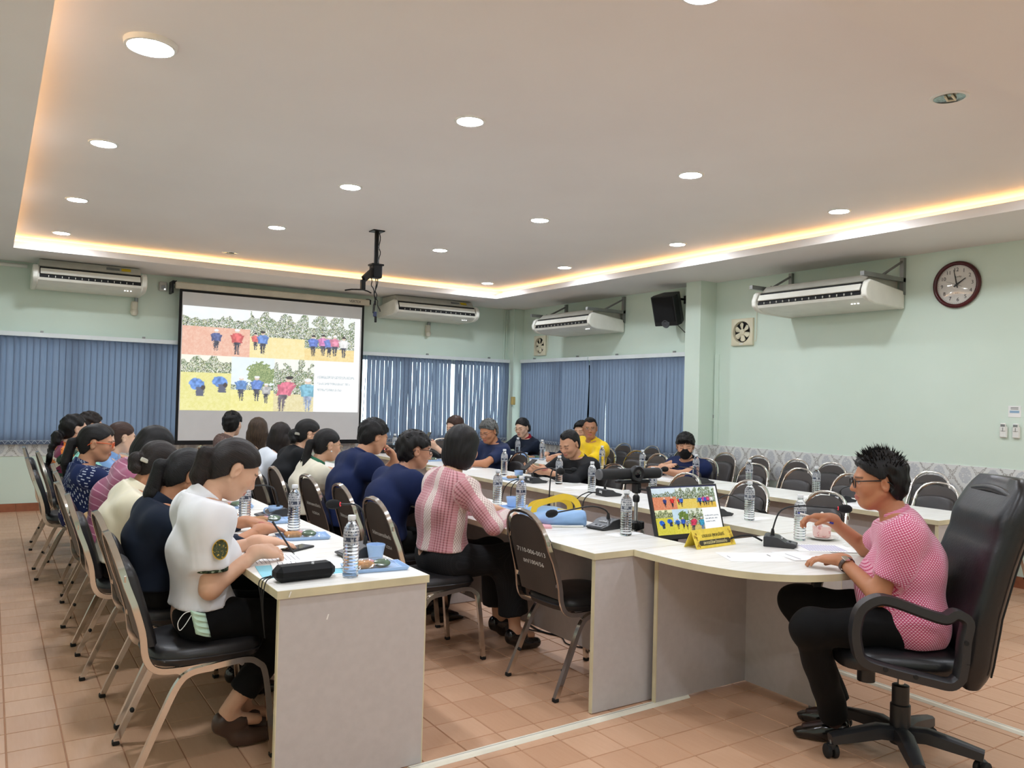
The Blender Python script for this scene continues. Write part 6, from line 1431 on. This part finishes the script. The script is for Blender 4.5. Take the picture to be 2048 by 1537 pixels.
# pen, phones
def stick(name, label, cat, a, b, r, mat, tipm=None):
    o = thing(name, label, cat, a); d = Vector(b)-Vector(a); MB().tube([(0,0,0), tuple(d)], r, 8).build('barrel', mat, o, 60)
    MB().tube([tuple(d), tuple(d*1.07)], [r, r*.3], 8).build('tip', tipm or M_STEEL, o, 60); MB().tube([tuple(-d*.02), tuple(d*.1)], r*1.15, 8).build('cap', tipm or mat, o, 60); return o
stick('pen', 'black pen in the hand of the writing woman', 'pen', (1.045,3.47,.90), (1.115,3.40,.775), .0042, M_BLACK)
stick('pen', 'white and blue pen held up by the man in pink', 'pen', (3.345,2.335,.915), (3.235,2.435,.955), .0045, M_WHITE, plain('pen_blue', (36,48,140), .4))
def phone(loc, rot, label, screen=None):
    o = thing('smartphone', label, 'phone', loc); o.rotation_euler = rot
    MB().cbox((0,0,0), (.074,.15,.008), .003).build('body', M_BLACK, o, bevel=.002); MB().b2(-.034,.034,-.071,.071,.0042,.0046).build('display', screen or plain('phone_glass', (60,62,64), .1), o); return o
phone((1.20,3.60,TZ+.005), (0,0,math.radians(-58)), 'dark smartphone lying on the near left table')
phone((4.005,5.835,.885), (math.radians(-35),0,math.radians(90)), 'black smartphone in the hands of the man in the black jacket')
phone((4.10,8.0,1.0), (math.radians(-60),0,math.radians(90)), 'smartphone held up by the woman at the far table')
# black drawstring pouch
r = thing('drawstring_pouch', 'black drawstring pouch on the corner of the near left table', 'pouch', (1.03, 3.005, TZ), math.radians(4))
o = MB().cbox((-.0,0,.031), (.235,.085,.06), .02).build('bag', cloth('black_nylon', (16,16,18), .55), r, 60); bv = o.modifiers.new('soft', 'SUBSURF'); bv.levels = 2; bv.render_levels = 2; set_attr(o.data, 'pat', np.array([v_.co for v_ in o.data.vertices]), 'V')
for k in range(3): MB().tube(spl([(-.125,.01*k-.01,.025),(-.155-.008*k,.012*k-.02,.012),(-.168,.012*k-.03,-.05),(-.160+.006*k,.01*k-.028,-.16-.02*k)], 5), .0022, 6).build('drawstring', M_RUBBER, r, 60)
lettering('LESPAC', .014, M_MTX, r, (.03,-.012,.0625), (.25,.5,.0), (-1,.4,.0), 'lettering')

# ---- tote bag
r = thing('tote_bag', 'light blue tote bag with wide yellow handles', 'bag', (2.74, 3.73, TZ), math.radians(-32))
M_TB = cloth('tote_blue', (150,186,228), .7); M_TY = plain('tote_yellow', (244,204,52), .6, var=.05)
Fd = Fld((-.24,-.16,-.005), (.24,.16,.17), .006); Fd.add([('c', (-.03,-.075,.040), (.15,-.055,.046), .038, .046, 1.25), ('e', (.02,-.01,.035), (.18,.10,.035), None), ('e', (-.06,.05,.05), (.14,.06,.045), None)], .03); Fd.ripple(.003, 9, 1.5); Fd.cut((0,0,.001), (0,0,-1)); Fd.cut((.185,0,0), (1,0,.1)); V_, Q_ = Fd.net(); me = quick_mesh('tote', V_, Q_, M_TB); set_attr(me, 'pat', V_, 'V'); put('bag_body', me, r)
rib = [(-.002,-.017),(.002,-.017),(.002,.017),(-.002,.017)]
MB().tube(spl([(-.12,-.02,.06),(-.10,-.01,.105),(-.02,.0,.135),(.06,.005,.155),(.12,.0,.135),(.14,-.01,.09),(.10,-.02,.07),(.02,-.03,.075)], 6), 1, prof=rib, up=(0,1,.3)).build('handle', M_TY, r, 50)
MB().tube(spl([(-.14,.03,.05),(-.12,.05,.10),(-.04,.06,.12),(.04,.055,.135),(.09,.05,.11),(.10,.04,.07)], 6), 1, prof=rib, up=(0,1,.3)).build('handle', M_TY, r, 50)
MB().tube([(-.03,-.128,.006),(.06,-.13,.006),(.16,-.115,.006)], .006, 6).build('white_piping', M_WHITE, r, 60)
sheet(2.58, 3.66, 60, 'pink notebook beside the tote bag', .10, .15, mat=M_PINKP, th=.012)

# ---- monitor in the well behind the head table
r = thing('monitor_trolley', 'dark low stand under the monitor', 'stand', (3.26, 3.33, 0)); MB().cbox((0,0,.60), (.40,.30,.03), .004).build('shelf', M_BLACK, r)
for sx in (-1, 1):
    for sy in (-1, 1): MB().b2(sx*.18-.012, sx*.18+.012, sy*.13-.012, sy*.13+.012, 0, .585).build('leg', M_DKMETAL, r)
r = thing('computer_monitor', 'black monitor showing the slide of field photos', 'monitor', (3.235, 3.20, .615), math.radians(-3)); tilt = math.radians(17); Rt = Matrix.Rotation(-tilt, 3, 'X')
def mt(x, y, z): return tuple(Rt @ Vector((x, y, z)) + Vector((0, -.085, .115)))
MB().prism([(-.248,-.0),(.248,-.0),(.248,.292),(-.248,.292)], 0, .022, lambda a, b, c: mt(a, c, b)).build('bezel', M_BLACK, r, bevel=.003)
colour_panel('slide', slide(220, 124, False), glow_mat('monitor_glow', 1.0, .15), lambda u, v_: mt((u-.5)*.47, -.0012, .026+.252*v_), r)
MB().prism([(-.235,.278),(.235,.278),(.235,.284),(-.235,.284)], -.001, 0, lambda a, b, c: mt(a, c, b)).build('title_bar', plain('title_blue', (52,62,110), .4), r)
MB().tube([mt(0,.022,.12), (0,.06,.12), (0,.06,.012)], .022, 10).build('stand_neck', M_BLACK, r, 50); MB().lathe([(.12,.0),(.12,.008),(.03,.014)], 28, (0,.05,0)).build('stand_foot', M_BLACK, r, 40)

# ---- conference camera on a tripod
r = thing('camera_tripod', 'silver and black tripod standing between the table rows', 'tripod', (3.09, 3.42, 0))
M_ALU = plain('tripod_aluminium', (196,196,192), .3, .8)
MB().tube([(0,0,.66),(0,0,.95)], .011, 12).build('centre_column', M_ALU, r, 50); MB().lathe([(.016,.86),(.02,.87),(.02,.89),(.014,.90)], 14, (0,0,.035)).build('column_lock', M_BLACK, r, 50)
MB().lathe([(.024,.735),(.03,.74),(.03,.775),(.02,.79)], 14).build('crown', M_BLACK, r, 50)
for k in range(3):
    a = 2*PI*k/3-.5; d = Vector((math.cos(a), math.sin(a), 0)); lg = MB().tube([tuple(d*.03+Vector((0,0,.76))), tuple(d*.13+Vector((0,0,.40)))], .010, 10).build('leg', M_ALU, r, 50); MB().tube([tuple(d*.125+Vector((0,0,.42))), tuple(d*.235+Vector((0,0,.01)))], .007, 8).build('lower_leg', M_ALU, lg, 50); MB().cbox(tuple(d*.032+Vector((0,0,.765))), (.03,.03,.045), .006).build('leg_hinge', M_BLACK, lg); MB().ball(tuple(d*.235+Vector((0,0,.012))), .012, 8, 6).build('foot', M_RUBBER, lg)
MB().cbox((0,0,.975), (.04,.05,.06), .008).build('pan_head', M_BLACK, r); MB().tube([(0,-.02,.97),(.06,-.08,.965),(.10,-.10,.96)], .005, 8).build('pan_handle', M_BLACK, r, 50); MB().cbox((-.03,0,1.012), (.22,.06,.018), .005).build('mount_plate', M_BLACK, r)
r = thing('conference_camera', 'long black conference camera bar with a round lens', 'camera', (3.035, 3.42, 1.022), math.radians(-4)); M_CAMB = plain('camera_fabric', (30,31,33), .7, bump=.3, bscale=600)
MB().tube([(-.205,0,.035),(-.17,-.004,.035),(.17,-.004,.035),(.205,0,.035)], 1, prof=[(.031*math.cos(a), .030*math.sin(a)) for a in np.linspace(0, 2*PI, 17)[:-1]]).build('bar', M_CAMB, r, 60)
for s_ in (-1, 1): MB().lathe([(.031,0),(.028,.012),(.001,.015)], 16, (s_*.205,0,.035), Matrix.Rotation(s_*PI/2, 3, 'Y'), cap=False).build('end_cap', plain('camera_grey', (96,98,100), .4), r, 60)
Rl = Matrix.Rotation(PI/2, 3, 'X'); MB().lathe([(.046,0),(.046,.020),(.040,.028),(.024,.024)], 28, (.03,-.018,.037), Rl, cap=False).build('lens_ring', M_BLACK, r, 50); MB().lathe([(.024,.024),(.012,.030),(.001,.031)], 20, (.03,-.018,.037), Rl, cap=False).build('lens', plain('lens_glass_dark', (16,18,22), .05, spec=.8), r, 60)
r = thing('camera_cable', 'black cable hanging down beside the tripod', 'cable', (2.99, 3.40, 1.0)); MB().tube(spl([(0,0,.01),(-.005,0,-.1),(.0,0,-.25),(-.01,.01,-.5),(.0,.02,-.85)], 6), .004, 6).build('cord', M_RUBBER, r, 60); MB().cbox((-.003,0,-.11), (.018,.014,.07), .004).build('plug', M_BLACK, r)

# ---- name sign, tea cup, watch
r = thing('name_sign', 'yellow folded name sign with black lettering', 'name sign', (3.055, 2.825, TZ), math.radians(4)); M_SIGN = plain('sign_yellow', (242,214,74), .5, var=.06, nscale=40); M_SIGND = plain('sign_panel', (58,52,30), .5); M_SIGNG = plain('sign_gold', (206,168,50), .5)
h, dpt, w = .088, .042, .15
for s_ in (-1, 1): MB().add([(-w, s_*dpt, .001), (w, s_*dpt, .001), (w, 0, h), (-w, 0, h), (-w, s_*(dpt-.003), .001), (w, s_*(dpt-.003), .001), (w, s_*-.0, h-.004), (-w, s_*-.0, h-.004)], [(0,1,2,3) if s_ < 0 else (3,2,1,0), (7,6,5,4) if s_ < 0 else (4,5,6,7), (0,4,5,1), (0,3,7,4), (1,5,6,2)]).build('panel', M_SIGN, r)
n_ = Vector((0, -h, dpt)).normalized(); upv = Vector((0, dpt, h)).normalized()
def on(x, v_, o=.0006): p = Vector((0, -dpt, 0)) + upv*v_ + n_*o; return (x, p.y, p.z)
pts_ = [(-.125,.028),(-.112,.015),(.112,.015),(.125,.028),(.112,.041),(-.112,.041)]
MB().add([on(a, b, .0008) for a, b in pts_], [tuple(range(6))]).build('title_plaque', M_SIGND, r)
lettering('นายสมมล สุพรหมอินทร์', .026, M_INK, r, on(0,.063,.0012), (1,0,0), tuple(upv), 'lettering', .0002, .17); lettering('สหกรณ์จังหวัดขอนแก่น', .022, plain('sign_pale', (250,236,170), .5), r, on(0,.0275,.0016), (1,0,0), tuple(upv), 'lettering', .0002, .18)
m = MB(); RG = np.random.default_rng(2)
for s_ in (-1, 1):
    for k in range(16): a, b = s_*(.118+.024*RG.random()), .008+.075*RG.random(); m.add([on(a+.006*math.cos(q), b+.006*math.sin(q), .0009) for q in np.linspace(0, 2*PI, 7)[:-1]], [tuple(range(6))])
tag(m.build('gold_ornament', M_SIGNG, r), kind='stuff')
r = thing('tea_cup', 'white porcelain tea cup with pink flowers, lid and saucer', 'cup', (3.775, 2.70, TZ), 0); r.scale = (1.2, 1.2, 1.2); t = NT('porcelain_pink'); v = t.coord('Object'); x, y, z = t.sep(v); fl_ = t.math('GREATER_THAN', t.noise(v, 42, 2), .58); base = t.mix(t.math('LESS_THAN', z, .06), (246,240,236), (242,206,198)); t.set(color=t.mix(t.math('MULTIPLY', fl_, .6), base, (214,120,120)), rough=.2); M_POR = plain('porcelain', (246,242,236), .2, var=.01)
MB().lathe([(.0,.004),(.04,.003),(.07,.012),(.072,.014),(.04,.008),(.0,.008)], 32, cap=False).build('saucer', M_POR, r, 60); MB().lathe([(.0,.009),(.03,.009),(.037,.015),(.040,.05),(.040,.085),(.038,.085),(.037,.05),(.0,.02)], 28, cap=False).build('cup_body', t.m, r, 60)
MB().tube(spl([(.038,0,.07),(.058,0,.068),(.064,0,.05),(.054,0,.032),(.038,0,.03)], 5), .004, 7).build('handle', M_POR, r, 60); ld = MB().lathe([(.042,.086),(.040,.092),(.022,.100),(.006,.103)], 28, cap=True).build('lid', M_POR, r, 60); MB().ball((0,0,.112), (.008,.008,.011), 12, 8).build('knob', M_POR, ld, 60)
p = PP['pink']; d = nz(p['WL']-p['EL']); c = p['WL']-d*.035; Rw = Matrix(np.stack([nz(np.cross(d, [0,0,1])), nz(np.cross(np.cross(d, [0,0,1]), d)), d], 1).tolist())
MB().lathe([(.0335,-.009),(.0350,-.008),(.0350,.008),(.0335,.009)], 24, tuple(c), Rw, cap=False).build('watch_strap', M_SHOEB, p['root'], 60); MB().cbox(tuple(c+np.array(Rw @ Vector((-.016,.033,0)))), (.026,.009,.032), .003, Rw).build('watch', M_CHROME, p['root'])

# ---- badges and patches
p = PP['girl']; S, E = p['SR'], p['ER']; d = nz(E-S); o_ = nz(np.array([.15,-1,.1])-d*(np.array([.15,-1,.1])@d)); c = S+d*.115+o_*.092; ux = nz(np.cross(d, o_))
t = NT('sleeve_emblem'); v = t.coord('Object'); n = t.noise(v, 130, 3); t.set(color=t.ramp(n, [(.40, (58,66,38)), (.55, (96,92,44)), (.64, (214,170,52))], 'CONSTANT'), rough=.6)
m = MB()
for (a, b, off) in ((.029,.037,-.003),(.029,.037,.0005)): m.add([tuple(c+ux*a*math.cos(q)+d*b*math.sin(q)+o_*(off-.006*math.cos(q)**2)) for q in np.linspace(0, 2*PI, 25)[:-1]], [tuple(range(24))])
m.add(m.v[:24]+m.v[24:48], [(i, (i+1) % 24, 24+(i+1) % 24, 24+i) for i in range(24)]); m.build('sleeve_emblem', t.m, p['shirt']); m = MB(); m.tube([tuple(c+ux*.030*math.cos(q)+d*.038*math.sin(q)+o_*(.001-.006*math.cos(q)**2)) for q in np.linspace(0, 2*PI, 25)[:-1]], .0018, 5, closed=True); m.build('emblem_rim', plain('emblem_gold', (204,160,48), .5), p['shirt'])
def badge(p, fwd, lat, upz, rad, mat, name='badge'):
    c = p['Cc']+p['up']*upz+np.array([0,1,0])*lat+p['fw']*fwd; Rb = Matrix(np.stack([[0,1,0], p['up'], p['fw']], 1).tolist()); MB().lathe([(rad,-.012),(rad,.002),(rad*.8,.004),(.001,.005)], 18, tuple(c), Rb, cap=False).build(name, mat, p['shirt'], 60)
badge(PP['blackman'], .128, .085, .03, .030, plain('badge_lime', (190,196,60), .6, var=.3, nscale=80)); badge(PP['darkw'], .126, .085, .03, .030, plain('badge_gold', (200,150,50), .6, var=.3, nscale=80)); badge(PP['greyman'], .132, .09, .04, .022, plain('badge_teal', (60,170,150), .6, var=.3, nscale=80))
PP_E = PP['creamj']; MB().ball(tuple(PP_E['hv'](.0,-.087,-.042)), .006, 10, 8).build('pearl_earring', M_WHITE, PP_E['root'], 60)
r = thing('face_mask', 'pale green face mask hanging from the hip of the writing woman', 'face mask', (.69, 3.245, .60), math.radians(0))
def fm(u, v_): return (-.02+.055*u+.06*v_*.4, -.012*math.sin(PI*u)-.004*math.sin(v_*25), .02-.095*v_-.02*u)
MB().grid(fm, 6, 12).build('pleated_cloth', plain('mask_green', (196,226,204), .8), r, 60).modifiers.new('thick', 'SOLIDIFY').thickness = .002
MB().tube(spl([(-.018,0,.015),(-.045,-.01,.01),(-.065,-.012,-.02),(-.058,-.01,-.05),(-.04,-.008,-.035),(-.015,0,.0)], 6), .0016, 5).build('ear_loop', M_WHITE, r, 60)

# ---- bags on chairs, amplifier, cables
def soft_bag(name, label, loc, rz, size, mat, strap=True):
    r = thing(name, label, 'bag', loc, math.radians(rz)); a, b, c = size; Fd = Fld((-a-.05,-b-.05,-.005), (a+.05,b+.05,2*c+.05), .009); Fd.add([('e', (0,0,c*.9), (a,b,c), None), ('e', (0,0,c*.5), (a*1.05,b*.95,c*.55), None)], .04); Fd.ripple(.004, 3, 1.5); Fd.cut((0,0,.002), (0,0,-1)); V_, Q_ = Fd.net(); me = quick_mesh('bag', V_, Q_, mat); set_attr(me, 'pat', V_, 'V'); put('bag_body', me, r)
    if strap: MB().tube(spl([(-a*.7,0,c*1.5),(-a*.5,0,2*c+.06),(0,0,2*c+.11),(a*.5,0,2*c+.06),(a*.7,0,c*1.5)], 6), .006, 7).build('strap', M_RUBBER, r, 60)
def ex_batik(t, col): n = t.noise(t.coord('attr:pat'), 24, 3); return t.mix(t.math('GREATER_THAN', n, .58), col, (206,206,196))
soft_bag('handbag', 'navy patterned handbag on a chair of the left row', (.545, 6.98, .40), 90, (.12,.07,.13), cloth('navy_batik', (28,34,84), extra=ex_batik)); soft_bag('handbag', 'tan handbag behind the woman with orange glasses', (.555, 5.72, .487), 80, (.10,.055,.10), cloth('tan_leather', (196,158,112), .5))
soft_bag('carry_bag', 'black carry bag on the right row behind the man in pink', (5.50, 3.45, TZ), 15, (.17,.08,.085), cloth('black_canvas', (22,22,24), .6), True)
r = thing('amplifier', 'black amplifier with small red lights on the far table', 'amplifier', (4.16, 9.25, TZ)); MB().cbox((0,0,.055), (.42,.28,.10), .005).build('chassis', M_BLACK, r)
for k in range(5): MB().cbox((-.16+.03*k, -.142, .07-.02*(k % 2)), (.010,.004,.010), .001).build('red_led', emis('red_led', (255,40,40), 4), r)
for k in range(3): MB().lathe([(.014,0),(.012,.012)], 14, (.06+.045*k,-.14,.055), Matrix.Rotation(PI/2, 3, 'X')).build('knob', M_STEEL, r, 50)
r = thing('power_strip', 'black power strip on the floor under the second row', 'power strip', (3.02, 4.42, 0), math.radians(96)); MB().cbox((0,0,.022), (.30,.06,.04), .006).build('case', M_BLACK, r)
for k in range(4): MB().cbox((-.10+.065*k,0,.0425), (.035,.035,.003), .001).build('socket', M_WHITE, r)
for k, (pts, lab) in enumerate((([(2.97,4.30,.006),(2.95,4.1,.006),(3.02,3.9,.006),(2.98,3.70,.006),(2.96,3.45,.006),(3.05,3.2,.006)], 'thick black cable on the floor under the second row'), ([(3.06,4.40,.005),(3.12,4.05,.005),(3.2,3.85,.005),(3.25,3.55,.005),(3.22,3.3,.005)], 'thin black cable on the floor beside the tripod'), ([(2.90,4.2,.005),(2.99,3.98,.005),(2.94,3.82,.005),(3.03,3.62,.005),(3.1,3.5,.005)], 'curled black cable on the floor near the empty chair'))):
    o = thing('floor_cable', lab, 'cable', pts[0]); a = Vector(pts[0]); MB().tube([p_-a for p_ in spl(pts, 8)], (.006, .004, .004)[k], 6).build('cord', M_RUBBER, o, 60)
for k, (bx, by) in enumerate(((3.93,5.62),(3.93,4.66))):
    o = thing('microphone_cable', 'black cables hanging from the %s microphone of the third row' % ('farther' if k == 0 else 'nearer'), 'cable', (bx-.08, by, TZ+.02))
    for j in range(2): MB().tube(spl([(0,.02*j-.01,0),(-.10-.02*j,.03*j-.02,.01),(-.20-.03*j,.06*j-.05,-.06),(-.22-.04*j,.10*j-.10,-.26),(-.20,.12*j-.12,-.5),(-.19,.12*j-.12,-.745)], 7), .004, 6).build('cord', M_RUBBER, o, 60)
o = thing('microphone_cable', 'black cable loop behind the microphone of the man in pink', 'cable', (3.33, 2.73, TZ)); MB().tube(spl([(0,0,.02),(-.05,.03,.045),(-.12,.06,.04),(-.18,.11,.01),(-.20,.20,-.03),(-.20,.25,-.3)], 7), .005, 6).build('cord', M_RUBBER, o, 60)
